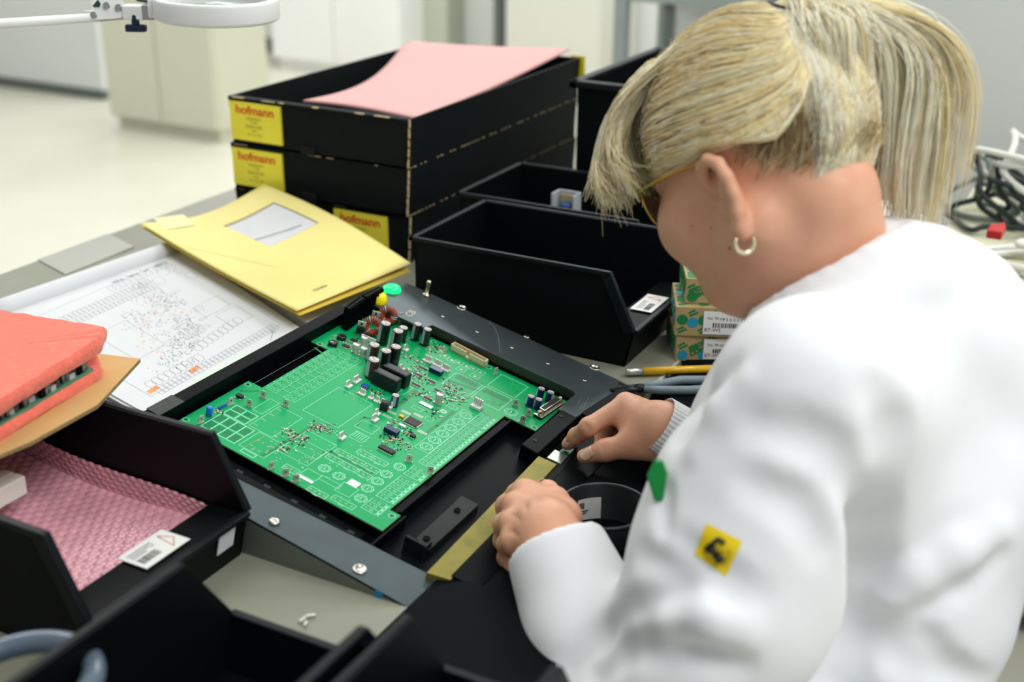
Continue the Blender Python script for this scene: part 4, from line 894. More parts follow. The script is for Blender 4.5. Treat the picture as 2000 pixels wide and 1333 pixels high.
# rectangles of the lower left half
q = quad(z4, ((440, 390), (690, 120), (870, 390), (690, 515)), 0.0003)
quad(z4, ((530, 320), (690, 250), (860, 390), (770, 445)), 0.00025)
for i in range(18): S.pad((q[1]-0.012+g.uniform(0, 0.010), q[2]+g.uniform(0.004, q[3]-q[2]-0.004)), 0.0008)
for (a, b, c, d, k) in ((1000, 345, 1490, 580, 9), (905, 405, 1400, 650, 9), (1250, 350, 1580, 505, 6), (970, 860, 1210, 990, 4), (700, 760, 900, 870, 4), (420, 520, 590, 590, 3)):
    A, B = np.array(z4(a, b)), np.array(z4(c, d)); vm = (A[1]+B[1])/2; S.rect(A[0], B[0], vm-0.0042, vm+0.0042, 0.00035)
    for i in range(1, k//3): u = A[0]+(B[0]-A[0])*i/(k//3); S.seg([(u, vm-0.0042), (u, vm+0.0042)], 0.0003)
    for i in range(k): u = A[0]+(B[0]-A[0])*(i+0.5)/k; S.pad((u, vm), 0.0012)
    for i in range(k//3): u = A[0]+(B[0]-A[0])*(i+0.5)/(k//3); S.fill(u-0.003, u+0.003, vm-0.0058, vm-0.0050)
quad(z4, ((620, 600), (690, 545), (850, 630), (770, 690)), 0.0003); quad(z4, ((820, 650), (860, 625), (1070, 740), (1020, 770)), 0.0003); quad(z4, ((1000, 790), (1100, 700), (1240, 790), (1150, 870)), 0.0003)
quad(z4, ((1240, 50), (1330, 10), (1470, 100), (1400, 165)), 0.0003); quad(z4, ((1150, 190), (1240, 130), (1380, 200), (1290, 260)), 0.0003)
for i in range(5): a = np.array(z4(1190+22*i, 180+14*i)); S.seg([a, a+np.array([0.0, 0.012])], 0.0003)
# round component outlines
def rnd(c, ro=0.0068):
    S.circ(c, ro, 0.0004); S.circ(c, ro*0.72, 0.00035, 0, 16)
    for k in range(8): a = math.pi/4*k+0.39; S.seg([(c[0]+ro*1.12*math.cos(a-0.2), c[1]+ro*1.12*math.sin(a-0.2)), (c[0]+ro*1.12*math.cos(a+0.2), c[1]+ro*1.12*math.sin(a+0.2))], 0.0003)
    S.seg([(c[0], c[1]-ro*0.35), (c[0], c[1]+ro*0.35)], 0.0005)
A, B = np.array(z5(1285, 1150)), np.array(z5(1800, 750))
for i in range(6): rnd(A+(B-A)*i/5, 0.0066)
S.rect(A[0]-0.009, A[0]+0.009, A[1]-0.010, B[1]+0.010, 0.0003)
for a, b in ((880, 545), (1040, 630), (1720, 530), (1570, 610), (1470, 690), (1360, 770), (1285, 880)): rnd(z4(a, b), 0.0060)
rnd(z3(920, 1235), 0.0075)
# terminal block outlines along the lower right edge
def block(v0, v1, k, uc=-0.1135, hw=0.0085):
    S.rect(uc-hw, uc+hw, v0, v1, 0.00035); S.seg([(uc+hw+0.0025, v0), (uc+hw+0.0025, v1)], 0.0003); S.seg([(uc+hw+0.0035, v0), (uc+hw+0.0035, v1)], 0.00025)
    for i in range(k):
        v = v0+(v1-v0)*(i+0.5)/k; S.seg([(uc-hw, v0+(v1-v0)*(i+1)/k), (uc+hw, v0+(v1-v0)*(i+1)/k)], 0.0003); S.pad((uc-0.0045, v), 0.0010); S.circ((uc+0.0015, v), 0.0016, 0.0003, 0, 10); S.fill(uc+hw+0.0005, uc+hw+0.0020, v-0.002, v+0.002)
block(0.214, 0.318, 14); block(0.322, 0.352, 4); block(0.094+0.012, 0.116+0.012, 3); block(0.133, 0.180, 6); block(0.185, 0.207, 3)
# upper right: relay windows
q = quad(z3, ((20, 860), (210, 725), (555, 885), (360, 1030)), 0.0004); S.fill(q[0]+0.004, q[1]-0.004, q[3]-0.012, q[3]-0.004, 1, 0.00004)
q2 = quad(z3, ((620, 880), (800, 745), (1145, 910), (960, 1050)), 0.0004)
q3 = quad(z3, ((400, 1040), (590, 905), (940, 1070), (760, 1215)), 0.0004); S.fill(q3[0]+0.004, q3[1]-0.004, q3[3]-0.013, q3[3]-0.004, 1, 0.00004)
for qq in (q, q2, q3):
    for k in range(9): S.disc((qq[0]+g.uniform(0.004, qq[1]-qq[0]-0.004), qq[2]+g.uniform(0.003, qq[3]-qq[2]-0.003)), 0.0008, 2, 0.0001, 6)
for (a, b) in ((60, 500), (240, 590), (270, 680), (430, 670), (450, 770), (150, 560), (340, 640), (520, 720)):
    c = z3(a, b); S.rect(c[0]-0.0055, c[0]+0.0055, c[1]-0.0045, c[1]+0.0045, 0.0003); S.fill(c[0]-0.0018, c[0]+0.0018, c[1]-0.0016, c[1]+0.0016, 3)
# mounting holes, stickers, small outlines
for c in (z1(960, 345), z1(155, 800), z3(630, 655), z3(1600, 1110), z5(1060, 1160), z4(1825, 310), z4(1630, 1075), z2(165, 750), (-0.062, 0.371), z2(1640, 720)):
    S.circ(c, 0.0034, 0.0005); S.disc(c, 0.0016, 2, 0.0001)
c = z5(1505, 695); S.disc(c, 0.0044, 0); 
for k in (-1, 0, 1): S.seg([(c[0]-0.002, c[1]+0.0016*k), (c[0]+0.002, c[1]+0.0016*k)], 0.0003, 1, 0.00012)
c = z5(1620, 725); S.m.add([(c[0]-0.003, c[1]-0.002, 0.0001), (c[0]+0.003, c[1]-0.002, 0.0001), (c[0], c[1]+0.0035, 0.0001)], [(0, 1, 2)], 1)
S.circ(z5(1325, 790), 0.0050, 0.0003); quad(z5, ((1090, 640), (1130, 615), (1240, 680), (1200, 700))); quad(z5, ((1540, 620), (1580, 600), (1700, 650), (1660, 680)))
quad(z5, ((930, 440), (1080, 370), (1110, 390), (970, 480)))
for a, b in ((1000, 690), (1090, 740)): pass
for (a, b, c_, d) in ((700, 740, 880, 860), (760, 690, 900, 720), (950, 690, 1090, 730), (1110, 730, 1320, 850), (1160, 950, 1300, 860)):
    A = np.array(z5(a, b)); 
    for i in range(12): S.fill(A[0]+0.0010*i, A[0]+0.0010*i+0.0006, A[1], A[1]+0.005, 3)
for i in range(70):                               # tiny reference marks
    c = z4(g.uniform(300, 1500), g.uniform(120, 900)); 
    if c[0] < -0.105 and c[1] > 0.095: S.fill(c[0], c[0]+g.uniform(0.0012, 0.003), c[1], c[1]+0.0007)
S.m.build('silkscreen', [M_silk, M_pcbd, M_hole, M_pad, mat('trace_gold', (150, 160, 60), 0.5)], pcb)

def place(mb, name, mats, c, rz=0.0, bevel=0.0, z=0.0, parent=pcb):
    return mb.build(name, mats, parent, bevel, M=Matrix.Translation((c[0], c[1], z)) @ Matrix.Rotation(rz, 4, 'Z'))
# electrolytic capacitors
M_capb = mat('sleeve_black', (20, 28, 30), 0.25, coat=0.3, noise=0.05); M_capbr = mat('sleeve_brown', (62, 40, 40), 0.3, coat=0.3, noise=0.05); M_capbl = mat('sleeve_blue', (24, 34, 104), 0.3, coat=0.3, noise=0.05)
M_captop = mat('cap_top', (196, 190, 184), 0.35, metal=0.5); M_stripe = mat('sleeve_stripe', (182, 186, 198), 0.35); M_white = mat('nylon_white', (236, 236, 232), 0.45, noise=0.01)
M_silver = mat('can_silver', (206, 204, 198), 0.35, metal=0.35)
def capacitor(px, py, d, h, m, stripe=True, sa=-2.2, n=26, neck=True):
    c = fp(px, py); r = d/2; mb = MB()
    mb.lathe([(r*0.9, 0), (r, h*0.03), (r, h*0.09), (r*0.955, h*0.12), (r, h*0.15), (r, h*0.965), (r*0.97, h*0.99), (r*0.86, h)], n, 0, caps=False)
    mb.lathe([(r*0.86, h*0.9985), (r*0.84, h*0.985), (0, h*0.985)], n, 1, caps=False)
    for k in range(3): a = math.pi*2/3*k+0.4; mb.cbox((0.40*r*math.cos(a), 0.40*r*math.sin(a), h*0.986), (r*0.75, r*0.07, h*0.006), 2, rz=a)
    if stripe:
        s = 0.42; pts = []
        for i in range(7): a = sa-s+2*s*i/6; pts += [(r*1.006*math.cos(a), r*1.006*math.sin(a), h*0.15), (r*1.006*math.cos(a), r*1.006*math.sin(a), h*0.96)]
        mb.add(pts, [(2*i, 2*i+2, 2*i+3, 2*i+1) for i in range(6)], 3, True)
    return place(mb, 'electrolytic_capacitor', [m, M_captop, mat('cap_vent', (120, 118, 114), 0.4, metal=0.5), M_stripe], c)
for (px, py, d, h, m, sa) in ((746, 671, 0.0140, 0.0290, M_capb, -2.0), (770, 686, 0.0140, 0.0290, M_capb, -2.0), (766, 716, 0.0140, 0.0280, M_capb, -2.3), (747, 722, 0.0140, 0.0265, M_capb, -2.1), (725, 706, 0.0140, 0.0235, M_capbr, -1.95), (724, 737, 0.0148, 0.0245, M_capbr, -1.95),
                              (783, 667, 0.0120, 0.0200, M_capb, -2.2), (810, 664, 0.0114, 0.0230, M_capb, -1.9), (829, 674, 0.0114, 0.0230, M_capb, -1.9), (1033, 792, 0.0095, 0.0130, M_capbl, -2.4), (1053, 777, 0.0095, 0.0130, M_capbl, -2.4), (1071, 784, 0.0095, 0.0130, M_capbl, -0.3), (1048, 798, 0.0095, 0.0130, M_capbl, -2.4), (769, 793, 0.0095, 0.0145, M_capbl, -1.2)):
    capacitor(px, py, d, h, m, True, sa)
for px, py, d, h in ((694, 688, 0.0085, 0.0115), (709, 695, 0.0085, 0.0112), (710, 674, 0.0085, 0.0112), (856, 787, 0.0090, 0.0125)):
    c = fp(px, py); r = d/2; mb = MB(); mb.box(-r*1.05, r*1.05, -r*1.05, r*1.05, 0, h*0.12); mb.lathe([(r, h*0.12), (r, h*0.3), (r*0.93, h*0.36), (r, h*0.42), (r, h*0.96), (r*0.92, h)], 20)
    mb.cbox((0, r*0.5, h), (r*1.3, r*0.5, 0.0003), 1); place(mb, 'aluminium_capacitor', [M_silver, M_capb], c)
# heatsinks
def heatsink(c0, c1, h, t):
    a, b = np.array(fp(*c0)), np.array(fp(*c1)); d = b-a; L = np.linalg.norm(d); mb = MB(); mb.box(0, L, -t*0.15, t*0.15, 0.002, h)
    for i in range(8): x = L*(i+0.1)/8; mb.box(x, x+L/28, -t*0.5, t*0.5, 0.002, h)
    mb.box(L*0.1, L*0.13, -0.0008, 0.0008, -0.001, 0.003); mb.box(L*0.87, L*0.9, -0.0008, 0.0008, -0.001, 0.003)
    return mb.build('heatsink', M_blk, pcb, 0.0003, M=Matrix.Translation((a[0], a[1], 0)) @ Matrix.Rotation(math.atan2(d[1], d[0]), 4, 'Z'))
heatsink((672, 647), (702, 625), 0.0325, 0.010); heatsink((705, 623), (739, 604), 0.0325, 0.010)
for px, py, r in ((702, 657, 0.35), (730, 637, 0.35)):
    c = fp(px, py); mb = MB(); mb.box(-0.005, 0.005, -0.0022, 0.0022, 0.004, 0.0135, 0); mb.box(-0.005, 0.005, 0.0012, 0.0024, 0.0135, 0.0200, 1)
    for k in (-1, 0, 1): mb.box(0.0025*k-0.0004, 0.0025*k+0.0004, -0.0004, 0.0004, 0, 0.004, 1)
    mb.lathe([(0.0016, 0), (0.0016, 0.0004)], 12, 0, Matrix.Translation((0, 0.0010, 0.0168)) @ Matrix.Rotation(math.pi/2, 4, 'X'))
    place(mb, 'power_transistor', [M_capb, M_pad], c, r, 0.0002)
# toroids
def toroid(px, py, rz):
    c = fp(px, py); R, r = 0.0085, 0.0043; mb = MB()
    T = Matrix.Rotation(math.pi/2-0.25, 4, 'X')
    mb.tube([tuple(T @ Vector((R*math.cos(a), R*math.sin(a), 0))) for a in np.linspace(0, 2*math.pi, 33)[:-1]], r*0.86, 10, 1, closed=True)
    for k in range(22):
        a = 2*math.pi*k/22; pts = []
        for j in range(12):
            b = 2*math.pi*j/12; aa = a+0.10*j/12; rho = R+r*math.cos(b); pts.append(tuple(T @ Vector((rho*math.cos(aa), rho*math.sin(aa), r*math.sin(b)))))
        mb.tube(pts, 0.00062, 6, 0 if k % 7 else 2, closed=True)
    return place(mb, 'toroid_inductor', [mat('copper_enamel', (196, 74, 42), 0.35, coat=0.3, noise=0.1), mat('core_grey', (84, 84, 80), 0.5), M_silver], c, rz, z=0.0128)
toroid(724, 655, 0.55); toroid(754, 634, 0.55)
c = fp(719, 668); mb = MB(); mb.box(-0.010, 0.010, -0.0008, 0.0008, 0.001, 0.007); place(mb, 'white_divider', M_white, c, 0.1)
for px, py, s in ((667, 662, 0.0115), (650, 674, 0.0115)):
    c = fp(px, py); mb = MB(); mb.box(-s/2, s/2, -s/2, s/2, 0.0002, 0.0012, 1); mb.lathe([(s*0.5, 0.0012), (s*0.5, 0.0042), (s*0.42, 0.0050), (s*0.30, 0.0050), (s*0.28, 0.0046), (0, 0.0046)], 16); place(mb, 'power_inductor', [M_capb, M_capb], c, 0.4, 0.0002)
# white pin headers
def header(px, py, n, rz=0.0, pitch=0.0025, w=0.0060, h=0.0058, pins=True, back=True, s=1.0):
    c = fp(px, py); L = n*pitch+0.0012; mb = MB(); w *= s; h *= s
    mb.box(-L/2, L/2, -w/2, w/2, 0, h*0.38)
    if back:
        for k in range(n): x = (k-(n-1)/2)*pitch; mb.box(x-pitch*0.40, x+pitch*0.40, w*0.22, w*0.5, h*0.36, h*1.25)
    o = place(mb, 'pin_header', M_white, c, rz, 0.0002)
    if pins:
        p = MB()
        for k in range(n): x = (k-(n-1)/2)*pitch; p.box(x-0.0003, x+0.0003, -0.0003, 0.0003, 0.0005, h*1.55)
        p.build('pin_row', M_pad, o)
for px, py, n, rz, s in ((834, 707, 4, 0, 1.0), (853, 715, 4, 0, 1.0), (869, 724, 4, 0, 1.0), (930, 797, 4, 0, 1.5), (681, 756, 3, math.pi/2, 1.0), (697, 746, 4, math.pi/2, 1.0), (706, 771, 3, 0, 0.9), (724, 779, 2, 0, 0.9), (735, 785, 2, 0, 0.9), (746, 790, 2, 0, 0.9), (732, 822, 3, math.pi/2, 1.0), (737, 810, 2, math.pi/2, 0.9), (668, 857, 3, math.pi/2, 1.0), (784, 724, 2, math.pi/2, 1.0), (775, 730, 2, math.pi/2, 0.9), (792, 685, 2, math.pi/2, 1.0), (762, 798, 1, 0, 1.0)):
    header(px, py, n, rz, 0.0025*(1.15 if s > 1.2 else 1), s=s)
# blade terminals
def blade(px, py, rz, h=0.0095):
    c = fp(px, py); mb = MB(); mb.box(-0.0032, 0.0032, -0.0004, 0.0004, 0.0012, h*0.8); mb.prism([(-0.0032, h*0.8), (0.0032, h*0.8), (0.0022, h), (-0.0022, h)], -0.0004, 0.0004, 0, Matrix.Rotation(math.pi/2, 4, 'X'))
    mb.box(-0.0042, 0.0042, -0.0008, 0.0008, 0, 0.0014); mb.lathe([(0.0009, 0), (0.0009, 0.0001)], 10, 1, Matrix.Translation((0, -0.0005, h*0.6)) @ Matrix.Rotation(math.pi/2, 4, 'X'))
    place(mb, 'blade_terminal', [M_pad, M_hole], c, rz)
for px, py, rz in ((392, 827, 1.35), (450, 791, 1.35), (486, 795, 0.15), (513, 778, 0.15), (557, 795, 0.15), (529, 917, 1.3), (557, 931, 0.9), (577, 942, 0.9), (798, 903, 0.5), (967, 731, 1.35), (1006, 794, 0.4), (1031, 813, 0.4), (1020, 826, 0.4), (780, 633, 1.35), (839, 926, 0.5)):
    blade(px, py, rz, 0.016 if px == 780 else 0.0095)
# film capacitor pair
for k, (px, py) in enumerate(((752, 757), (771, 747))):
    c = fp(px, py); mb = MB(); mb.box(-0.0175, 0.0175, -0.0062, 0.0062, 0.0, 0.0185); place(mb, 'film_capacitor', mat('film_case', (18, 24, 28), 0.4, noise=0.1, nscale=200.0), c, 0.0, 0.0022)
# chips
M_chip = mat('chip_black', (26, 28, 30), 0.5, noise=0.1); M_navy = mat('module_navy', (12, 34, 84), 0.3, noise=0.05)
def chip(name, px, py, L, W_, h, n, rz=0.0, m=None, legs=True, quad_=False):
    c = fp(px, py); o = place(MB().box(-L/2, L/2, -W_/2, W_/2, 0.0006, h), name, m or M_chip, c, rz, 0.0002)
    if legs:
        p = MB()
        for s in (-1, 1):
            for k in range(n):
                x = (k-(n-1)/2)*L*0.9/max(1, n-1); w_ = L*0.30/n
                p.box(x-w_, x+w_, s*W_/2, s*(W_/2+0.0018), 0.0001, 0.0009 if not s*0 else 0)
                if quad_: p.box(s*L/2, s*(L/2+0.0018), x*W_/L-w_, x*W_/L+w_, 0.0001, 0.0009)
        p.build('leg_row', M_pad, o)
chip('processor_chip', 806, 826, 0.0165, 0.0135, 0.0020, 16, 0.0, quad_=True); chip('logic_chip', 755, 881, 0.0185, 0.0072, 0.0030, 8)
for px, py, L in ((817, 734, 0.009), (812, 753, 0.010), (843, 747, 0.010), (824, 720, 0.009), (856, 765, 0.010), (835, 780, 0.010)): chip('logic_chip', px, py, L, 0.0036, 0.0015, 6)
chip('small_chip', 468, 777, 0.0075, 0.0055, 0.0035, 2); chip('small_chip', 806, 854, 0.006, 0.005, 0.0030, 3); chip('small_chip', 691, 667, 0.009, 0.006, 0.002, 4); chip('small_chip', 675, 678, 0.009, 0.006, 0.002, 4)
chip('relay_module', 764, 847, 0.0165, 0.0075, 0.0062, 0, m=M_navy, legs=False); chip('relay_module', 851, 729, 0.0165, 0.0075, 0.0062, 0, m=M_navy, legs=False)
chip('tantalum_capacitor', 784, 816, 0.0060, 0.0040, 0.0028, 0, m=mat('tantalum_yellow', (244, 180, 50), 0.4), legs=False); chip('crystal', 785, 834, 0.0085, 0.0036, 0.0026, 0, m=M_white, legs=False)
chip('oval_sticker', 832, 792, 0.017, 0.0062, 0.0007, 0, m=M_white, legs=False)
mb = MB(); mb.box(-0.006, 0.006, -0.005, 0.005, 0, 0.0003, 0); place(mb, 'white_sticker', [M_white], fp(691, 945), 0.0)
mb = MB(); mb.box(-0.0095, 0.0095, -0.002, 0.002, 0, 0.0003, 0); place(mb, 'white_sticker', [M_white], fp(596, 936), 0.0)
c = fp(750, 800); mb = MB(); mb.box(-0.0045, 0.0045, -0.0045, 0.0045, 0, 0.0100); mb.box(-0.003, 0.003, -0.003, 0.003, 0.010, 0.0106, 1); place(mb, 'black_header', [M_chip, M_hole], c, 0.3, 0.0003)
for px, py, k in ((713, 757, 4), (434, 797, 4)):
    for i in range(k):
        c = fp(px+3.4*(i-1.5), py-1.6*(i-1.5) if px < 600 else py+1.7*(i-1.5)); mb = MB(); mb.tube([(0, -0.003, 0.0022), (0, -0.0025, 0.0022), (0, 0.0025, 0.0022), (0, 0.003, 0.0022)], [0.0009, 0.0012, 0.0012, 0.0009], 8); mb.tube([(0, -0.0045, 0), (0, -0.0042, 0.0022), (0, -0.003, 0.0022)], 0.0003, 5, 1); place(mb, 'resistor', [mat('resistor_blue', (30, 80, 190), 0.35), M_pad], c)
c = fp(408, 812); mb = MB(); mb.lathe([(0.0030, 0), (0.0034, 0.0006), (0.0034, 0.0100), (0.0026, 0.0110), (0, 0.0110)], 14); place(mb, 'film_drop', mat('drop_blue', (22, 120, 220), 0.35), c)
# ribbon-cable socket
a, b = np.array(fp(879, 684)), np.array(fp(945, 719)); d = b-a; L = np.linalg.norm(d); T = Matrix.Translation((*((a+b)/2), 0)) @ Matrix.Rotation(math.atan2(d[1], d[0]), 4, 'Z'); M_cream2 = mat('socket_cream', (222, 214, 178), 0.5, noise=0.02)
mb = MB(); wd, h = 0.0088, 0.0092
mb.box(-L/2, L/2, -0.001, wd-0.001, 0, 0.0025); mb.box(-L/2, -0.0022, -0.001, 0.0002, 0, h); mb.box(0.0022, L/2, -0.001, 0.0002, 0, h); mb.box(-L/2, L/2, wd-0.0022, wd-0.001, 0, h); mb.box(-L/2, -L/2+0.0014, -0.001, wd-0.001, 0, h); mb.box(L/2-0.0014, L/2, -0.001, wd-0.001, 0, h)
o = mb.build('ribbon_socket', M_cream2, pcb, 0.0002, M=T)
mb = MB(); 
for i in range(17):
    for j in range(2): x = -L/2+0.004+(L-0.008)*i/16; mb.box(x-0.0003, x+0.0003, 0.0020+0.0026*j-0.0003, 0.0020+0.0026*j+0.0003, 0.002, 0.0085)
mb.build('pin_row', mat('pin_gold', (214, 176, 66), 0.3, metal=0.8), o)
# D-shaped connector at the right corner
a, b = np.array(fp(1052, 819)), np.array(fp(1096, 789)); d = b-a; L = 0.053; T = Matrix.Translation((*((a+b)/2-np.array([0.002, 0])), 0)) @ Matrix.Rotation(math.atan2(d[1], d[0]), 4, 'Z')
o = MB().box(-L/2, L/2, -0.0055, 0.0055, 0, 0.0030).build('serial_connector', M_chip, pcb, 0.0003, M=T)
M_nick = mat('nickel', (206, 198, 180), 0.22, metal=1.0)
mb = MB(); mb.box(-L/2, L/2, -0.0060, 0.0060, 0.0030, 0.0042); P = [(-0.0195, -0.0042), (0.0195, -0.0042), (0.0180, 0.0042), (-0.0180, 0.0042)]; mb.prism(P, 0.0042, 0.0100); mb.build('shell', M_nick, o, 0.0005)
mb = MB(); P = [(-0.0180, -0.0030), (0.0180, -0.0030), (0.0168, 0.0030), (-0.0168, 0.0030)]; mb.prism(P, 0.0100, 0.0102); mb.build('insert', M_chip, o)
for x in (-0.0235, 0.0235): MB().lathe([(0.0026, 0.0042), (0.0026, 0.0095), (0.0014, 0.0095), (0.0012, 0.006), (0, 0.006)], 6, 0, Matrix.Translation((x, 0, 0))).build('jack_screw', M_nick, o)
# the crowd of tiny parts
mb = MB(); g = np.random.default_rng(33)
CL = [(z4(480, 140), 0.006, 22), (z4(540, 210), 0.008, 34), (z4(620, 210), 0.006, 26), (z4(440, 330), 0.006, 20), (z4(780, 90), 0.006, 26), (z4(860, 110), 0.006, 22), (z4(960, 130), 0.004, 10), (z5(600, 480), 0.010, 40), (z5(1080, 200), 0.010, 44), (z5(1250, 250), 0.010, 34), (z5(1230, 470), 0.008, 30), (z5(860, 860), 0.006, 24), (z5(880, 1080), 0.012, 56), (z5(780, 1060), 0.008, 26), (z5(1050, 960), 0.007, 22), (z5(1400, 720), 0.007, 18), (z5(1640, 510), 0.010, 30), (z5(1600, 400), 0.008, 20), (z3(250, 1050), 0.009, 26), (z3(150, 960), 0.008, 20), (z3(80, 880), 0.008, 16), (z2(1600, 780), 0.010, 26), (z2(1720, 820), 0.010, 26), (z2(700, 720), 0.012, 34), (z2(520, 760), 0.008, 24), (z2(330, 620), 0.006, 14), (z2(1280, 900), 0.006, 16), (z2(1260, 650), 0.006, 12), (z1(560, 690), 0.005, 16), (z1(1850, 900), 0.006, 18), (z2(1450, 1010), 0.010, 30), (z3(20, 420), 0.008, 20)]
for c, s, n in CL:
    for i in range(n):
        u, v = c[0]+g.normal(0, s*0.75), c[1]+g.normal(0, s*0.75); L, W_, h = g.choice([0.0014, 0.0018, 0.0026]), g.choice([0.0008, 0.0011, 0.0015]), g.uniform(0.0004, 0.0012)
        if not (-0.340 < u < -0.062 and 0.096 < v < 0.449) or (u > -0.105 and v < 0.37): continue
        if g.random() < 0.5: L, W_ = W_, L
        k = g.choice([0, 1, 2, 3, 4], p=[0.30, 0.34, 0.13, 0.17, 0.06]); mb.box(u-L/2, u+L/2, v-W_/2, v+W_/2, 0.0001, h, int(k))
        if L > W_: mb.box(u-L*0.72, u-L*0.45, v-W_*0.5, v+W_*0.5, 0.0001, 0.0005, 1); mb.box(u+L*0.45, u+L*0.72, v-W_*0.5, v+W_*0.5, 0.0001, 0.0005, 1)
tag(mb.build('surface_mount_parts', [M_chip, M_pad, M_white, mat('smd_tan', (176, 140, 104), 0.5), mat('smd_red', (150, 70, 50), 0.5)], pcb), kind='stuff')
# ------------------------------------------------------------------ distance-field modelling for the person
def smin(a, b, k):
    if k <= 0: return np.minimum(a, b)
    h = np.clip(0.5+0.5*(b-a)/k, 0, 1); return b*(1-h)+a*h-k*h*(1-h)
class Field:
    def __init__(s): s.ops = []; s.noise = None
    def cap(s, a, b, ra, rb=None, k=0.01, op='u'):
        a, b = np.array(a, float), np.array(b, float); rb = ra if rb is None else rb; ab = b-a; L2 = max(ab@ab, 1e-12)
        def f(P):
            t = np.clip(((P-a)@ab)/L2, 0, 1); return np.linalg.norm(P-a-t[:, None]*ab, axis=1)-(ra+(rb-ra)*t)
        s.ops.append((op, f, (a+b)/2, np.sqrt(L2)/2+max(ra, rb), k)); return s
    def chain(s, pts, rs, k=0.01, op='u'):
        for i in range(len(pts)-1): s.cap(pts[i], pts[i+1], rs[i], rs[i+1], k, op)
        return s
    def ell(s, c, axes, r, k=0.01, op='u'):
        c = np.array(c, float); A = np.array(axes, float); r = np.array(r, float)
        def f(P):
            q = (P-c)@A.T; k0 = np.linalg.norm(q/r, axis=1); k1 = np.linalg.norm(q/(r*r), axis=1); return np.where(k1 > 1e-9, k0*(k0-1)/np.maximum(k1, 1e-9), -r.min())
        s.ops.append((op, f, c, r.max(), k)); return s
    def plane(s, p, n, k=0.0, op='s'):           # cuts away the side n points to
        p, n = np.array(p, float), np.array(n, float)/np.linalg.norm(n)
        s.ops.append((op, lambda P: -((P-p)@n), None, None, k)); return s
    def ev(s, P, c=None, R=None):
        d = np.full(len(P), 1e3)
        for op, f, bc, br, k in s.ops:
            if c is not None and bc is not None and np.linalg.norm(bc-c)-br*1.05 > R+k+0.03: continue
            v = f(P)
            if op == 'u': d = smin(d, v, k)
            else:
                h = np.clip(0.5-0.5*(d+v)/k, 0, 1) if k > 0 else None
                d = np.maximum(d, -v) if k <= 0 else d*(1-h)-v*h+k*h*(1-h)
        if s.noise is not None: d = d+s.noise(P)
        return d
    def mesh(s, lo, hi, h, blk=10):
        lo, hi = np.array(lo, float), np.array(hi, float); nb = np.ceil((hi-lo)/(h*blk)).astype(int); n = nb*blk+1
        D = np.full(n, 1.0, np.float32); ax = [lo[i]+h*np.arange(n[i]) for i in range(3)]
        ctr = [lo[i]+h*blk*(np.arange(nb[i])+0.5) for i in range(3)]
        C = np.stack(np.meshgrid(*ctr, indexing='ij'), -1).reshape(-1, 3); dv = s.ev(C); R = h*blk*0.5*1.7321
        idx = np.stack(np.meshgrid(*[np.arange(q) for q in nb], indexing='ij'), -1).reshape(-1, 3)
        for m in range(len(C)):
            i, j, k = idx[m]*blk
            if abs(dv[m]) > R*1.5+0.012: D[i:i+blk+1, j:j+blk+1, k:k+blk+1] = np.where(dv[m] < 0, -1.0, D[i:i+blk+1, j:j+blk+1, k:k+blk+1]); continue
        for m in range(len(C)):
            if abs(dv[m]) > R*1.5+0.012: continue
            i, j, k = idx[m]*blk
            P = np.stack(np.meshgrid(ax[0][i:i+blk+1], ax[1][j:j+blk+1], ax[2][k:k+blk+1], indexing='ij'), -1).reshape(-1, 3)
            D[i:i+blk+1, j:j+blk+1, k:k+blk+1] = s.ev(P, C[m], R).reshape(blk+1, blk+1, blk+1)
        return nets(D, lo, h)
def nets(D, lo, h):                               # surface of the zero level as quads
    ins = D < 0; cnt = np.zeros(np.array(D.shape)-1, np.int8)
    off = [(a, b, c) for a in (0, 1) for b in (0, 1) for c in (0, 1)]
    sl = lambda o, q: tuple(slice(o[i], q[i]-1+o[i]) for i in range(3))
    for o in off: cnt += ins[sl(o, D.shape)]
    act = np.argwhere((cnt > 0) & (cnt < 8)); ID = np.full(cnt.shape, -1, np.int32); ID[tuple(act.T)] = np.arange(len(act))
    val = np.stack([D[act[:, 0]+o[0], act[:, 1]+o[1], act[:, 2]+o[2]] for o in off], 1); O = np.array(off, float)
    acc = np.zeros((len(act), 3)); num = np.zeros(len(act))
    for a in range(8):
        for b in range(a+1, 8):
            if np.abs(O[a]-O[b]).sum() != 1: continue
            m = (val[:, a] < 0) != (val[:, b] < 0); t = np.where(m, val[:, a]/np.where(m, val[:, a]-val[:, b], 1), 0)
            acc += np.where(m[:, None], O[a]+t[:, None]*(O[b]-O[a]), 0); num += m
    V = lo+h*(act+acc/np.maximum(num, 1)[:, None]); F = []
    for ax in range(3):
        o = [0, 0, 0]; o[ax] = 1; n = list(D.shape); n[ax] -= 1
        A = ins[tuple(slice(0, n[i]) for i in range(3))]; B = ins[tuple(slice(o[i], n[i]+o[i]) for i in range(3))]
        E = np.argwhere(A != B); b, c = (ax+1) % 3, (ax+2) % 3
        ok = (E[:, b] > 0) & (E[:, c] > 0) & (E[:, b] < cnt.shape[b]) & (E[:, c] < cnt.shape[c]); E = E[ok]; fl = A[tuple(E.T)]
        q = []
        for db, dc in ((0, 0), (-1, 0), (-1, -1), (0, -1)):
            e = E.copy(); e[:, b] += db; e[:, c] += dc; q.append(ID[tuple(e.T)])
        q = np.stack(q, 1); q[~fl] = q[~fl][:, ::-1]; q = q[(q >= 0).all(1)]; F.append(q)
    return V, np.concatenate(F)
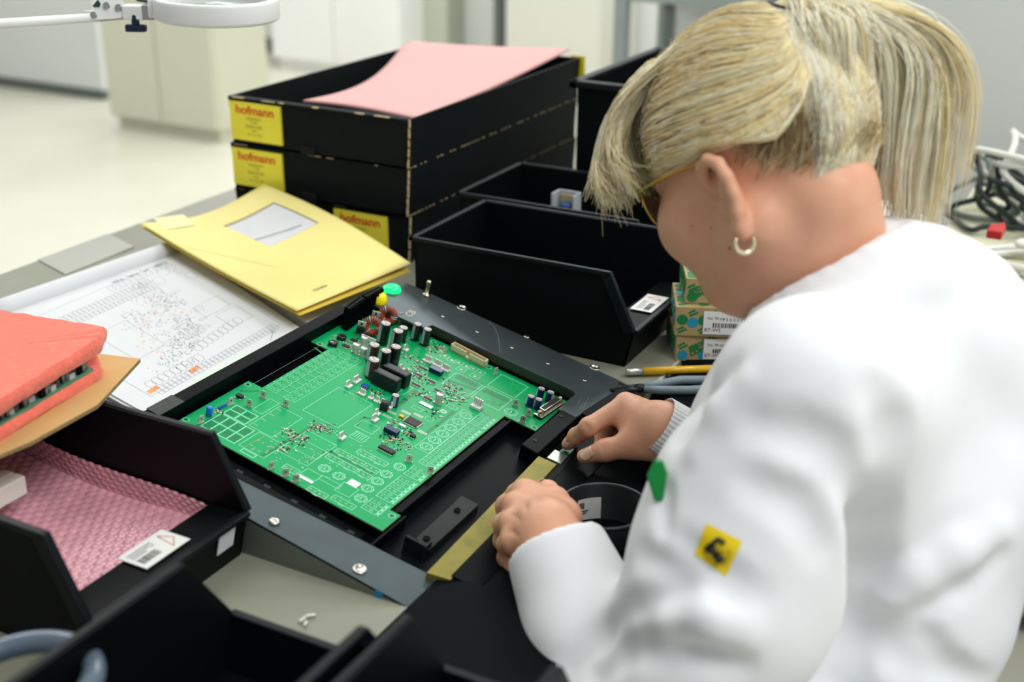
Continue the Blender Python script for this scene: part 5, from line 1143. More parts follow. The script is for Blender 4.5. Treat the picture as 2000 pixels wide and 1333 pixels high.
def relax(V, F, n=2, lam=0.5):
    E = np.concatenate([F[:, [0, 1]], F[:, [1, 2]], F[:, [2, 3]], F[:, [3, 0]]]); 
    for _ in range(n):
        S_ = np.zeros_like(V); c = np.zeros(len(V))
        for k in (0, 1): np.add.at(S_, E[:, k], V[E[:, 1-k]]); np.add.at(c, E[:, k], 1)
        V = V+lam*(S_/np.maximum(c, 1)[:, None]-V)
    return V
def np_mesh(name, V, F, mats, parent=None, mi=None, smooth=True):
    me = bpy.data.meshes.new(name); me.from_pydata(V.tolist(), [], F.tolist()); me.polygons.foreach_set('use_smooth', [smooth]*len(F))
    for m in (mats if isinstance(mats, (list, tuple)) else [mats]): me.materials.append(m)
    if mi is not None: me.polygons.foreach_set('material_index', mi)
    o = bpy.data.objects.new(name, me); COL.objects.link(o); o.parent = parent; return o

# ------------------------------------------------------------------ joints (photo position and distance from the lens)
A_ = lambda x, y, t: at_d(x, y, t)
def depth_z(px, py, z): P = at_z(px, py, z); return float((P-CAMP)@CF)
nrm = lambda v: np.array(v, float)/np.linalg.norm(v)
hy, hp, hr = math.radians(16), math.radians(37), math.radians(6)
_f = np.array([-math.cos(hp)*math.cos(hy), math.cos(hp)*math.sin(hy), -math.sin(hp)]); _s0 = np.array([-math.sin(hy), -math.cos(hy), 0.0]); _u0 = np.cross(_f, _s0)
HF, HS, HU = _f, _s0*math.cos(hr)+_u0*math.sin(hr), _u0*math.cos(hr)-_s0*math.sin(hr)
EAR = A_(1416, 384, 1.05)
HC = EAR-HS*0.076+HF*0.010+HU*0.030
H_ = lambda f, s, u: HC+HF*f+HS*s+HU*u
HAX = np.stack([HF, HS, HU])
NB = A_(1628, 548, 1.12)                          # base of the neck
LSH, RSH = A_(1594, 772, 0.985), NB+np.array([0.0, 0.165, -0.055])
LWR = at_z(1072, 1042, 0.045); LEL = A_(1268, 1515, 1.03)
RWR = at_z(1308, 842, 0.050); REL = RWR+np.array([0.185, 0.085, -0.13])
CHEST = NB+np.array([0.005, -0.005, -0.20]); WAIST = NB+np.array([0.035, 0.0, -0.40]); HIP = NB+np.array([0.055, 0.0, -0.56])
TF, TS, TU = np.array([-1.0, 0.05, 0]), np.array([-0.05, -1.0, 0]), np.array([0, 0, 1.0])
TAX = np.stack([nrm(TF), nrm(TS), TU])
person = empty('person', (float(HIP[0]), float(HIP[1]), 0.0)); tag(person, 'blonde woman in a white lab coat seated at the bench, bent over the circuit board', 'person')
ORG = np.array([HIP[0], HIP[1], 0.0])

# ---- body: head, neck, torso, arms and hands as one surface
B = Field()
B.ell(CHEST+np.array([0.01, 0, -0.03]), TAX, (0.080, 0.135, 0.16), 0.03); B.ell(WAIST, TAX, (0.095, 0.135, 0.17), 0.06); B.ell(HIP, TAX, (0.11, 0.165, 0.13), 0.06)
B.cap(LSH+np.array([0, 0.03, -0.02]), RSH+np.array([0, -0.03, -0.05]), 0.050, 0.045, 0.05)
B.cap(LSH, LEL, 0.050, 0.040, 0.03); B.cap(LEL, LWR, 0.042, 0.026, 0.02)
B.cap(RSH, REL, 0.050, 0.040, 0.03); B.cap(REL, RWR, 0.042, 0.027, 0.02)
# neck and head
B.cap(NB+np.array([0.006, 0, -0.03]), H_(-0.044, 0.0, -0.055), 0.052, 0.050, 0.03); B.cap(NB+np.array([-0.03, 0, -0.02]), H_(0.0, 0.0, -0.085), 0.048, 0.046, 0.03)
B.ell(H_(-0.012, 0, 0.030), HAX, (0.095, 0.075, 0.095), 0.02); B.ell(H_(0.030, 0, -0.035), HAX, (0.066, 0.066, 0.080), 0.03)
B.cap(H_(0.062, 0.018, -0.090), H_(0.062, -0.018, -0.090), 0.020, 0.020, 0.03)      # chin
for s in (1, -1):
    B.cap(H_(0.055, 0.022*s, -0.090), H_(-0.014, 0.055*s, -0.060), 0.020, 0.020, 0.025)   # jaw
    B.ell(H_(0.060, 0.040*s, -0.030), HAX, (0.034, 0.030, 0.032), 0.025)                  # cheek
    B.ell(H_(0.083, 0.031*s, 0.002), HAX, (0.014, 0.017, 0.011), 0.012, 's')              # eye socket
    B.ell(H_(0.074, 0.031*s, 0.001), HAX, (0.0125, 0.0125, 0.0125), 0.003)                # eyeball
    B.cap(H_(0.084, 0.016*s, 0.016), H_(0.074, 0.045*s, 0.018), 0.008, 0.006, 0.012)      # brow
B.chain([H_(0.092, 0, 0.005), H_(0.105, 0, -0.018), H_(0.114, 0, -0.033)], [0.008, 0.010, 0.012], 0.008); B.cap(H_(0.098, 0.010, -0.036), H_(0.098, -0.010, -0.036), 0.008, 0.008, 0.006)
B.cap(H_(0.088, 0.016, -0.058), H_(0.092, 0.0, -0.056), 0.0055, 0.0065, 0.006); B.cap(H_(0.088, -0.016, -0.058), H_(0.092, 0.0, -0.056), 0.0055, 0.0065, 0.006); B.cap(H_(0.086, 0.012, -0.068), H_(0.086, -0.012, -0.068), 0.0068, 0.0068, 0.006)
B.cap(H_(0.096, 0.018, -0.0628), H_(0.096, -0.018, -0.0628), 0.0016, 0.0016, 0.003, 's')
# ears: rim, bowl, lobe
def ear(sg):
    E = lambda f, s, u: H_(f-0.010, sg*(0.070+s), u-0.030)
    B.ell(E(-0.006, 0.006, 0.0), np.stack([nrm(HF*0.80+HS*sg*0.0-HS*sg*0.45), nrm(HS*sg*0.85+HF*0.45), HU]), (0.018, 0.0055, 0.028), 0.006)
    rim = [E(0.012, 0.002, 0.010), E(0.013, 0.007, 0.022), E(0.006, 0.012, 0.031), E(-0.006, 0.016, 0.032), E(-0.016, 0.019, 0.024), E(-0.020, 0.020, 0.010), E(-0.018, 0.018, -0.004), E(-0.012, 0.014, -0.018), E(-0.005, 0.010, -0.029)]
    B.chain(rim, [0.0042, 0.0050, 0.0052, 0.0054, 0.0056, 0.0056, 0.0054, 0.0056, 0.0070], 0.003)
    B.ell(E(-0.003, 0.008, -0.032), HAX, (0.008, 0.0055, 0.010), 0.005)
    B.cap(E(0.008, 0.004, -0.006), E(0.006, 0.003, -0.014), 0.0045, 0.0045, 0.004)
    B.ell(E(-0.002, 0.014, -0.004), HAX, (0.0085, 0.008, 0.012), 0.003, 's'); B.cap(E(0.004, 0.014, 0.016), E(-0.010, 0.018, 0.016), 0.0036, 0.0036, 0.003, 's')
ear(1); ear(-1)
# ---- hands
def hand(F, wr, kn, fingers, thumb, palm_n, rw=0.027, th=0.017, web=True):
    K = [np.array(k) for k in kn]; wr = np.array(wr)
    across = nrm(K[-1]-K[0]); n_ = nrm(palm_n)
    for i in range(4):
        w0 = wr+across*(i-1.5)*0.011
        F.cap(w0, K[i], 0.0150, 0.0110, 0.012)
        F.cap(w0+n_*0.006, K[i]+n_*0.005, 0.0140, 0.0090, 0.012)
    F.cap(K[0], K[3], 0.0095, 0.0085, 0.008)
    for i, (pts, rs) in enumerate(fingers):
        F.chain([K[i]]+[np.array(p) for p in pts], rs, 0.0035)
        for j in range(len(pts)-1): F.ell(pts[j], np.eye(3), (rs[j+1]*1.08,)*3, 0.003)
    pts, rs = thumb; F.chain([np.array(p) for p in pts], rs, 0.007)
Z = at_z
rK = [Z(1221, 791, 0.056), Z(1240, 780, 0.052), Z(1262, 772, 0.045), Z(1282, 768, 0.036)]
rK = [rK[0], rK[0]+np.array([-0.008, 0.020, -0.008]), rK[0]+np.array([-0.006, 0.038, -0.018]), rK[0]+np.array([0.0, 0.054, -0.028])]
iP, iD, iT = Z(1150, 834, 0.042), Z(1126, 852, 0.022), Z(1109, 868, 0.008)
mP = rK[1]+np.array([-0.017, -0.014, -0.026]); mD = mP+np.array([0.002, -0.010, -0.020]); mT = Z(1172, 852, 0.004)
gP = rK[2]+np.array([-0.018, -0.008, -0.018]); gD = gP+np.array([0.004, -0.004, -0.016]); gT = gD+np.array([0.008, -0.003, -0.012])
pP = rK[3]+np.array([-0.022, -0.002, -0.014]); pD = pP+np.array([-0.004, 0, -0.016]); pT = pD+np.array([0.006, 0, -0.010])
hand(B, RWR, rK, [([iP, iD, iT], [0.0115, 0.0098, 0.0088, 0.0072]), ([mP, mD, mT], [0.0115, 0.0098, 0.0088, 0.0074]), ([gP, gD, gT], [0.0110, 0.0092, 0.0084, 0.0072]), ([pP, pD, pT], [0.0100, 0.0082, 0.0074, 0.0064])],
     ([Z(1282, 868, 0.036), Z(1236, 869, 0.034), Z(1182, 880, 0.026), Z(1141, 892, 0.015)], [0.0175, 0.0150, 0.0112, 0.0082]), (0.05, 0, -1))
B.cap(Z(1236, 862, 0.036), Z(1222, 826, 0.042), 0.0110, 0.0100, 0.012); B.cap(Z(1262, 862, 0.040), Z(1232, 806, 0.048), 0.0130, 0.0110, 0.014)
# left hand, closed over the bar
lK = [Z(1024, 961, 0.040), Z(1006, 985, 0.043), Z(1000, 1020, 0.041), Z(1004, 1056, 0.034)]
LW2 = Z(1066, 1030, 0.044)
def curl(k, d, dn, L): a = k+d*L*0.55+np.array([0, 0, -0.012]); b = a+d*L*0.05+dn*L*0.62; c = b-d*L*0.50+dn*L*0.10; return [a, b, c]
dl = nrm(Z(985, 955, 0.035)-Z(1050, 1010, 0.044)); dl[2] = 0; dl = nrm(dl); dn = np.array([0, 0, -1.0])
hand(B, LW2, lK, [(curl(lK[0], dl, dn, 0.030), [0.0118, 0.0105, 0.0095, 0.0080]), (curl(lK[1], dl, dn, 0.033), [0.0120, 0.0106, 0.0096, 0.0080]), (curl(lK[2], dl, dn, 0.031), [0.0116, 0.0102, 0.0092, 0.0078]), (curl(lK[3], dl, dn, 0.026), [0.0108, 0.0094, 0.0084, 0.0070])],
     ([Z(1104, 1010, 0.040), Z(1084, 978, 0.038), Z(1070, 960, 0.030), Z(1060, 951, 0.022)], [0.0165, 0.0125, 0.0100, 0.0080]), (0.05, 0, -1))
B.cap(LW2, LWR+(LEL-LWR)*0.15, 0.026, 0.029, 0.015); B.cap(RWR+np.array([-0.015, 0, 0]), RWR+(REL-RWR)*0.2, 0.027, 0.030, 0.015)
B.cap(Z(1090, 1000, 0.042), Z(1046, 968, 0.040), 0.012, 0.0095, 0.012)
def skin_crease(pts, r=0.0022, dp=0.0009, k=0.0025):
    Q = []
    for px, py in pts:
        d = nrm(ray(px, py)); t = 0.8
        for _ in range(90):
            v = B.ev((CAMP+d*t)[None])[0]; t += v*0.7
            if abs(v) < 1e-4 or t > 2: break
        if t > 2: return
        p = CAMP+d*t; e = 1e-3; g_ = nrm([B.ev((p+np.eye(3)[i]*e)[None])[0]-B.ev((p-np.eye(3)[i]*e)[None])[0] for i in range(3)]); Q.append(p+g_*(r-dp))
    QS.append((Q, r, k))
QS = []
for pts in (((1174, 868), (1179, 880), (1177, 893)), ((1184, 868), (1187, 880)), ((1141, 828), (1149, 836), (1150, 846)), ((1200, 852), (1214, 836), (1222, 820)), ((1255, 880), (1262, 862)), ((1012, 975), (1024, 984), (1030, 996)), ((994, 1004), (1006, 1008), (1016, 1018)), ((990, 1038), (1002, 1040), (1012, 1048)), ((1040, 962), (1052, 976), (1064, 984))): skin_crease(pts)
for Q, r, k in QS: B.chain(Q, [r*0.8]+[r]*(len(Q)-2)+[r*0.7], k, 's')
lo = np.minimum.reduce([HC-0.17, LEL-0.06, REL-0.06, HIP-0.16, LWR-0.10, RWR-0.12, NB-np.array([0.2, 0.25, 0.3])]); hi = np.maximum.reduce([HC+0.17, LEL+0.06, REL+0.06, HIP+0.2, NB+0.25])
V, F_ = B.mesh(lo, hi, 0.0021)
V = relax(V, F_, 1, 0.5)
M_skin = mat('skin', (227, 172, 141), 0.45, noise=0.05, nscale=28.0, bump=0.10, bscale=520, sss=0.06, col2=(217, 157, 127))
body = np_mesh('body', V-ORG, F_, M_skin, person)

# ---- lab coat
C_ = Field()
LC = LWR+(LEL-LWR)*0.05; cdir = nrm(LWR-LEL)
C_.cap(LEL, LC+(LEL-LC)*0.45, 0.068, 0.055, 0.03); C_.cap(LC+(LEL-LC)*0.45, LC+cdir*0.02, 0.055, 0.045, 0.02)   # left sleeve, open at the wrist
C_.plane(LC-cdir*0.002, cdir, 0.004); C_.cap(LC+cdir*0.05, LC-cdir*0.03, 0.044, 0.034, 0.004, 's')
C_.cap(LSH, LSH+(LEL-LSH)*0.5, 0.079, 0.080, 0.035); C_.cap(LSH+(LEL-LSH)*0.5, LEL, 0.080, 0.072, 0.03)
C_.ell(CHEST+np.array([0.006, 0.0, -0.005]), TAX, (0.130, 0.180, 0.205), 0.04); C_.ell(WAIST+np.array([0.0, 0.0, 0.02]), TAX, (0.138, 0.175, 0.22), 0.07); C_.ell(HIP+np.array([0, 0, 0.03]), TAX, (0.155, 0.20, 0.20), 0.06)
C_.cap(LSH+np.array([0.004, 0.02, -0.012]), NB+np.array([0.025, -0.045, -0.048]), 0.066, 0.054, 0.04); C_.cap(RSH, NB+np.array([0.02, 0.05, -0.03]), 0.070, 0.060, 0.05)
C_.ell(NB+np.array([0.055, -0.01, -0.13]), TAX, (0.09, 0.16, 0.15), 0.05)
RC = RWR+(REL-RWR)*0.24; rdir = nrm(RWR-REL)
C_.cap(RSH, REL, 0.078, 0.066, 0.04); C_.cap(REL, RC, 0.062, 0.046, 0.03); C_.cap(RC+rdir*0.03, RC-rdir*0.03, 0.037, 0.033, 0.004, 's')
# rounded back and far shoulder
C_.chain([A_(1715, 560, 1.13), A_(1800, 640, 1.15), A_(1848, 800, 1.14), A_(1842, 1000, 1.12), A_(1795, 1190, 1.12), A_(1750, 1330, 1.12)], [0.052, 0.072, 0.072, 0.072, 0.070, 0.068], 0.045)
C_.cap(A_(1725, 615, 1.09), A_(1832, 652, 1.12), 0.060, 0.068, 0.05)
C_.ell(A_(1356, 962, 1.04), np.eye(3), (0.026, 0.045, 0.048), 0.05)
# collar
c0 = A_(1478, 598, 1.085); c1 = A_(1762, 441, 1.115); cc_ = (c0+c1)/2; e1 = (c1-c0)/2; rd = ray(1620, 520); rd = nrm(rd); e2 = nrm(rd-nrm(e1)*(rd@nrm(e1)))*0.066; cn = nrm(np.cross(e1, e2)); cn = cn if cn[2] > 0 else -cn
N_ = 28
for k in range(N_):
    a, b = (cc_+e1*math.cos(2*math.pi*q/N_)+e2*math.sin(2*math.pi*q/N_) for q in (k, k+1))
    C_.cap(a-cn*0.006, b-cn*0.006, 0.0065, 0.0065, 0.006); C_.cap(a-cn*0.018, b-cn*0.018, 0.0080, 0.0080, 0.010); A2, B2 = cc_+(a-cc_)*0.98-cn*0.038, cc_+(b-cc_)*0.98-cn*0.038; C_.cap(A2, B2, 0.018, 0.018, 0.025); A2, B2 = cc_+(a-cc_)*0.7-cn*0.050, cc_+(b-cc_)*0.7-cn*0.050; C_.cap(A2, B2, 0.020, 0.020, 0.03)
C_.cap(cc_+cn*0.036, cc_+cn*0.12, 0.058, 0.062, 0.006, 's')
def march(px, py):
    d = ray(px, py); d = d/np.linalg.norm(d); t = 0.6
    for _ in range(80):
        v = C_.ev((CAMP+d*t)[None])[0]; t += v*0.8
        if abs(v) < 1e-4: return CAMP+d*t
        if t > 2: return None
    return CAMP+d*t
creases = []
def crease(pts, depth, r, k, op='s'):
    P = [march(*p) for p in pts]
    if any(q is None for q in P): return
    creases.append((P, depth, r, k, op))
crease([(1702, 990), (1700, 1060), (1676, 1150), (1648, 1240), (1625, 1333)], 0.034, 0.036, 0.018)
crease([(1560, 835), (1640, 915), (1690, 980)], 0.004, 0.014, 0.02)
crease([(1713, 770), (1748, 850), (1740, 950)], 0.005, 0.014, 0.022)
crease([(1745, 1215), (1800, 1180), (1870, 1135), (1945, 1080)], 0.009, 0.016, 0.012)
crease([(1735, 1180), (1800, 1140), (1875, 1095), (1945, 1045)], 0.006, 0.014, 0.020, 'u')
crease([(1730, 1205), (1800, 1255), (1860, 1300)], 0.008, 0.014, 0.014)
crease([(1790, 1300), (1860, 1322), (1920, 1330)], 0.007, 0.012, 0.014)
crease([(1690, 1230), (1740, 1270), (1780, 1320)], 0.006, 0.012, 0.018)
crease([(1255, 1180), (1330, 1158), (1420, 1180)], 0.005, 0.012, 0.018)
crease([(1270, 1275), (1360, 1262), (1440, 1295)], 0.006, 0.012, 0.018)
crease([(1300, 1225), (1380, 1215), (1450, 1240)], 0.004, 0.012, 0.018, 'u')
crease([(1330, 1060), (1420, 1130), (1480, 1160)], 0.0035, 0.010, 0.016)
crease([(1335, 1115), (1255, 1085)], 0.003, 0.010, 0.016)
crease([(1425, 725), (1375, 780), (1335, 850)], 0.004, 0.010, 0.016)
crease([(1450, 740), (1400, 800), (1360, 880)], 0.003, 0.010, 0.016, 'u')
crease([(1110, 1300), (1180, 1235), (1228, 1190)], 0.006, 0.011, 0.016)
crease([(1160, 1325), (1210, 1275), (1243, 1262)], 0.006, 0.010, 0.016)
crease([(1480, 830), (1620, 865)], 0.003, 0.012, 0.02)
crease([(1470, 950), (1560, 990), (1600, 1060)], 0.003, 0.012, 0.02)
crease([(1300, 960), (1296, 1030)], 0.004, 0.007, 0.012)
vd = np.array([CF])[0]
for P, dp, r, k, op in creases:
    Q = []
    for p in P:
        e = 1e-3; g_ = np.array([C_.ev((p+np.eye(3)[i]*e)[None])[0]-C_.ev((p-np.eye(3)[i]*e)[None])[0] for i in range(3)]); g_ = g_/(np.linalg.norm(g_)+1e-9); Q.append(p+g_*(r-dp) if op == 's' else p-g_*(r-dp))
    n = len(Q); C_.chain(Q, [r*(0.35+0.65*math.sin(math.pi*(i+0.6)/(n+0.2))) for i in range(n)], k, op)
def folds(P):
    q = P*1.0; a = np.sin(q[:, 0]*38+q[:, 2]*21+3*np.sin(q[:, 1]*17)); b = np.sin(q[:, 1]*46-q[:, 2]*33+2*np.sin(q[:, 0]*23+1)); c = np.sin(q[:, 2]*70+q[:, 0]*40+2.2*np.sin(q[:, 1]*31))
    return 0.0011*a*b+0.0004*c
C_.noise = folds
lo = np.minimum.reduce([LEL-0.11, LSH-0.12, HIP-0.22, RWR-0.09, LWR-0.08]); hi = np.maximum.reduce([RSH+0.12, HIP+0.24, NB+np.array([0.25, 0.2, 0.14]), REL+0.1])
V, F_ = C_.mesh(lo, hi, 0.0042); V = relax(V, F_, 2, 0.5)
M_coat = mat('coat_white', (236, 237, 240), 0.8, noise=0.006, nscale=10.0, bump=0.12, bscale=900, sheen=0.2)
coat = np_mesh('lab_coat', V-ORG, F_, M_coat, person)
# ------------------------------------------------------------------ hair, glasses, small things she wears
M_h = [mat('hair_%s' % n, c, 0.55, noise=0.06, nscale=60.0, spec=0.22) for n, c in (('straw', (246, 230, 182)), ('pale', (254, 247, 226)), ('honey', (236, 212, 156)), ('ash', (226, 212, 170)), ('dark', (166, 142, 102)))]
HR = np.array([0.104, 0.086, 0.101]); HO = np.array([-0.012, 0.0, 0.028])
def shell(d, k=1.0): d = d/np.linalg.norm(d); q = HO+HR*d*k; return H_(*q)
def flow(P): q = (P-HC)@HAX.T; return q
TIE = np.array([-0.087, 0.0, 0.094])           # where the ponytail is tied (head axes)
dT = nrm((TIE-HO)/HR)
G = np.random.default_rng(77)
hb = Field(); hb.ell(H_(*HO), HAX, HR*0.985, 0)
hb.plane(H_(0.0, 0, 0.008), HF*0.10-HU, 0.012)
ht = H_(*TIE)
hb.cap(ht, ht+HF*(-0.008)+HU*0.006, 0.015, 0.012, 0.02)
def tail(fan, t, dep_=0.0):                       # one line of the ponytail: rises from the tie, turns over and falls
    out = nrm(CR*(0.25+fan)+CF*(0.16+dep_)); L = 0.044+0.090*max(0, fan)-0.02*min(0, fan)
    x = L*(1-(1-min(t*1.7, 1))**2)*(1+0.10*t)
    z = 0.030*math.sin(min(t*3.6, math.pi))*(0.6+0.5*max(0, fan))-0.235*(max(0, t-0.06))**1.2*(0.74+0.24*max(0, fan))
    return ht+out*x+np.array([0, 0, z])
for fan in (0.2, 0.45, 0.7, 0.95):
    pts = [tail(fan, t) for t in np.linspace(0.05, 0.62, 7)]; hb.chain(pts, [0.012, 0.013, 0.013, 0.012, 0.010, 0.008, 0.004], 0.010)
hb.noise = lambda P: 0.0010*np.sin((P-HC)@HS*420+6*np.sin((P-HC)@HU*30))
V, F_ = hb.mesh(HC-0.36, HC+0.36, 0.0034); V = relax(V, F_, 1)
hair = np_mesh('hair', V-ORG, F_, M_h, person, mi=[0]*len(F_))
class Strands:
    def __init__(s): s.v = []; s.f = []; s.m = []; s.n = 0
    def add(s, P, r0, mi, r1=0.2):
        P = np.array(P); n = len(P); t = np.gradient(P, axis=0); t /= np.linalg.norm(t, axis=1, keepdims=True)+1e-9
        a = np.cross(t, [0.31, 0.42, 0.85]); a /= np.linalg.norm(a, axis=1, keepdims=True)+1e-9; b = np.cross(t, a)
        R = r0*(1-(1-r1)*np.linspace(0, 1, n)**2)[:, None]; V = np.stack([P+R*(math.cos(q)*a+math.sin(q)*b) for q in (0, 2.094, 4.189)], 1).reshape(-1, 3)
        s.v.append(V); i = np.arange(n-1)[:, None]*3+s.n
        for k in range(3): s.f.append(np.concatenate([i+k, i+(k+1) % 3, i+3+(k+1) % 3, i+3+k], 1))
        s.m += [mi]*(3*(n-1)); s.n += 3*n
    def build(s, name, parent):
        F = np.concatenate(s.f); m = np.array(s.m); o = []
        # faces were stored per side: order the material list the same way
        return np_mesh(name, np.concatenate(s.v)-ORG, F, M_h, parent, mi=m.tolist())
pick = lambda p=(0.42, 0.24, 0.16, 0.12, 0.06): int(G.choice(5, p=p))
S1 = Strands()
# swept back from the front hairline along the side of the head, then up to the tie
dTop = nrm(np.array([0.25, 0, 1.0]))
for i in range(7000):
    back_ = i % 10 == 6; th = G.uniform(2.45, math.pi)*G.choice([-1, 1]) if back_ else G.uniform(-1.75, 1.75); sF, cF = math.sin(th), math.cos(th)
    f = 0.104*cF; s = 0.086*sF; u = 0.008+0.16*f+abs(G.normal(0, 0.006))-0.003+(0.03 if back_ else 0)
    dh = nrm((np.array([f, s, u])-HO)/HR); e = 0.0 if back_ else G.uniform(0, 1)**1.2*0.95; d0 = nrm(dh*(1-e)+dTop*e)
    sg = 1.0 if s >= 0 else -1.0; low_ = np.array([-0.70, 0.72*sg, -0.30]); d1 = nrm(low_*(1-e)+np.array([-0.45, 0.15*sg, 0.9])*e)
    dC = d0 if back_ else 2*d1-0.5*d0-0.5*dT
    t0 = 0.0 if back_ else G.uniform(0, 0.6)**1.3; k0 = 1.0+0.05*G.random(); P = []; ph = G.uniform(0, 6); am = G.uniform(0.0, 0.014); lowj = abs(G.normal(0, 0.006))
    for t in np.linspace(t0, 1.0, 15):
        d = nrm((1-t)**2*d0+2*t*(1-t)*dC+t*t*dT); p_ = shell(d, k0+0.016*math.sin(math.pi*t)+am*math.sin(7*t+ph)); q_ = flow(p_)
        fl = 0.014+0.14*max(0, q_[0])+lowj-0.5*max(0, -0.025-q_[0])
        if not back_ and q_[2] < fl: p_ = p_+HU*(fl-q_[2])*0.9
        P.append(p_)
    S1.add(P, G.uniform(0.0004, 0.0009), pick((0.14, 0.04, 0.28, 0.26, 0.28)) if back_ else pick((0.42, 0.18, 0.24, 0.11, 0.05)), 0.6)
# fringe falling forward over the brow, curling at the tips
bez = lambda p, t: (1-t)**3*p[0]+3*t*(1-t)**2*p[1]+3*t*t*(1-t)*p[2]+t**3*p[3]
locks = [(G.uniform(-0.070, 0.086), G.uniform(0, 1), G.normal(0, 0.007), G.normal(0, 0.008), G.normal(0, 0.006)) for _ in range(70)]
for i in range(2600):
    s0, r0, df, du, dc = locks[i % 70]; s1 = s0+G.normal(0, 0.004); e = abs(s0)/0.08
    j = G.normal(0, 0.0022, (4, 3)); tipf = 0.150-0.052*e*e+df; tipu = 0.042+du-0.016*e+0.012*r0
    p = [np.array([0.010+0.050*r0, s1*0.55, 0.126-0.012*r0-0.020*e]), np.array([0.088+0.02*r0-0.012*e, s1*0.85, 0.128-0.030*e]), np.array([0.140-0.030*e+0.010*r0, s1*1.05, 0.086-0.030*e]), np.array([tipf+0.006*G.normal(), s1*1.08+dc, tipu+0.006*G.normal()])]
    if i % 3 == 0: p[3] = np.array([0.102-0.030*e*e+df, s1*1.06, 0.018+du*0.6+0.010*r0]); p[2] = np.array([0.136-0.045*e, s1*1.05, 0.050])
    if i % 5 == 0: ss = 0.050+0.030*G.random(); p = [np.array([-0.01+0.05*r0, 0.050+0.01*r0, 0.110]), np.array([0.055, ss+0.012, 0.100]), np.array([0.100, ss+0.014, 0.062]), np.array([0.100+0.02*r0, ss+0.006, 0.022+du])]
    p = [q+j[k] for k, q in enumerate(p)]; curl_ = G.uniform(-0.006, 0.014); end = G.uniform(0.85, 1.05)
    P = []
    for t in np.linspace(0, end, 13):
        q = bez(p, t)+np.array([curl_*max(0, t-0.7)**2*9, 0.002*math.sin(8*t+i), 0]); P.append(H_(*q))
    S1.add(P, G.uniform(0.0004, 0.0008), pick((0.42, 0.26, 0.16, 0.12, 0.04)), 0.3)
# loose flyaway wisps
for i in range(160):
    d = nrm(np.array([G.uniform(-0.2, 1), G.normal(0, 0.7), G.uniform(0.1, 1)])); P = []; ax_ = nrm(np.cross(d, G.normal(0, 1, 3)))
    for t in np.linspace(0, 1, 8): P.append(shell(d+ax_*0.5*t, 1.01+0.10*t*t))
    S1.add(P, 0.00028, pick(), 0.3)
S1.build('hair_strands', hair)
# ponytail
def outside(P):
    q = ((P-HC)@HAX.T-HO)/HR; r = np.linalg.norm(q); return P if r > 1.06 else H_(*(HO+HR*q/r*(1.06+0.02*G.random())))
S2 = Strands(); nl = 130; tl = []
for k in range(nl): fan = -0.22+G.beta(1.1, 1.0)*1.28; tl.append((fan, G.normal(-0.05, 0.16)-(0.45 if fan < 0.25 else 0), G.uniform(0.74, 1.0) if fan > 0.3 else G.uniform(0.70, 1.0), G.normal(0, 1, 3)*np.array([0.009, 0.010, 0.006]), G.uniform(0, 6), G.uniform(0.001, 0.006), pick((0.24, 0.60, 0.08, 0.07, 0.01)) if fan > 0.35 else pick((0.34, 0.44, 0.14, 0.06, 0.02))))
for i in range(5400):
    fan, dp, end, off, ph, wv, mi = tl[i % nl]; fan = fan+G.normal(0, 0.030); e = end*G.uniform(0.86, 1.04); o2 = G.normal(0, 0.0035, 3); ph2 = ph+G.normal(0, 0.3); P = []
    for t in np.linspace(0, e, 15):
        tp = 1-0.55*max(0, t/e-0.35); P.append(outside(tail(fan, t, dp)+off*min(1, t*4)+o2*min(1, t*5+0.5)*tp+CR*wv*math.sin(9*t+ph2)*t+CF*wv*math.cos(7*t+ph2)*t))
    S2.add(P, G.uniform(0.0004, 0.0009), mi if G.random() < 0.7 else pick((0.34, 0.46, 0.10, 0.08, 0.02)), 0.2)
S2.build('ponytail', hair)
MB().tube([tuple(ht-ORG+0.019*(math.cos(a)*HS+math.sin(a)*nrm(np.cross(HS, HU*0.7-HF*0.7)))+(HU*0.6-HF*0.6)*0.006) for a in np.linspace(0, 2*math.pi, 25)[:-1]], 0.0045, 8, closed=True).build('hair_tie', mat('hair_tie_black', (20, 22, 24), 0.6), hair)
# short cropped hair at the nape and behind the ear
S3 = Strands()
SO, SR = np.array([-0.012, 0, 0.030]), np.array([0.0955, 0.0755, 0.0955])
def on_skin(q):                                   # pushes a point on to the head's surface
    P = H_(*q)
    for _ in range(6):
        v = B.ev(P[None])[0]; e = 8e-4; g_ = np.array([B.ev((P+np.eye(3)[i]*e)[None])[0]-v for i in range(3)])/e; P = P-g_*v/max(g_@g_, 0.2)
    return P
roots = []
for i in range(420):
    f = G.uniform(-0.105, -0.026); s = G.uniform(-0.03, 0.075); u = G.uniform(-0.045, 0.010)
    if u < -0.030+0.30*(f+0.09)-0.02*G.random(): continue
    q = np.array([f, s, u]); d = (q-SO)/SR; q = SO+SR*d/np.linalg.norm(d); P_ = on_skin(q); q2 = flow(P_)
    if q2[2] > -0.046+0.25*(q2[0]+0.09) and np.linalg.norm(P_-H_(*q)) < 0.02: roots.append(P_)
for P0 in roots:
    for j in range(5):
        p = P0+G.normal(0, 0.003, 3); d = nrm(HU*0.45-HF*0.75+HS*G.normal(0, 0.25)+G.normal(0, 0.12, 3)); o_ = nrm(p-H_(*SO))
        S3.add([p, p+d*0.007+o_*0.0016, p+d*0.015+o_*0.0020, p+d*0.024+o_*0.0008], 0.00045, int(G.choice([2, 3, 4], p=[0.15, 0.25, 0.60])), 0.3)
S3.build('nape_hair', hair)

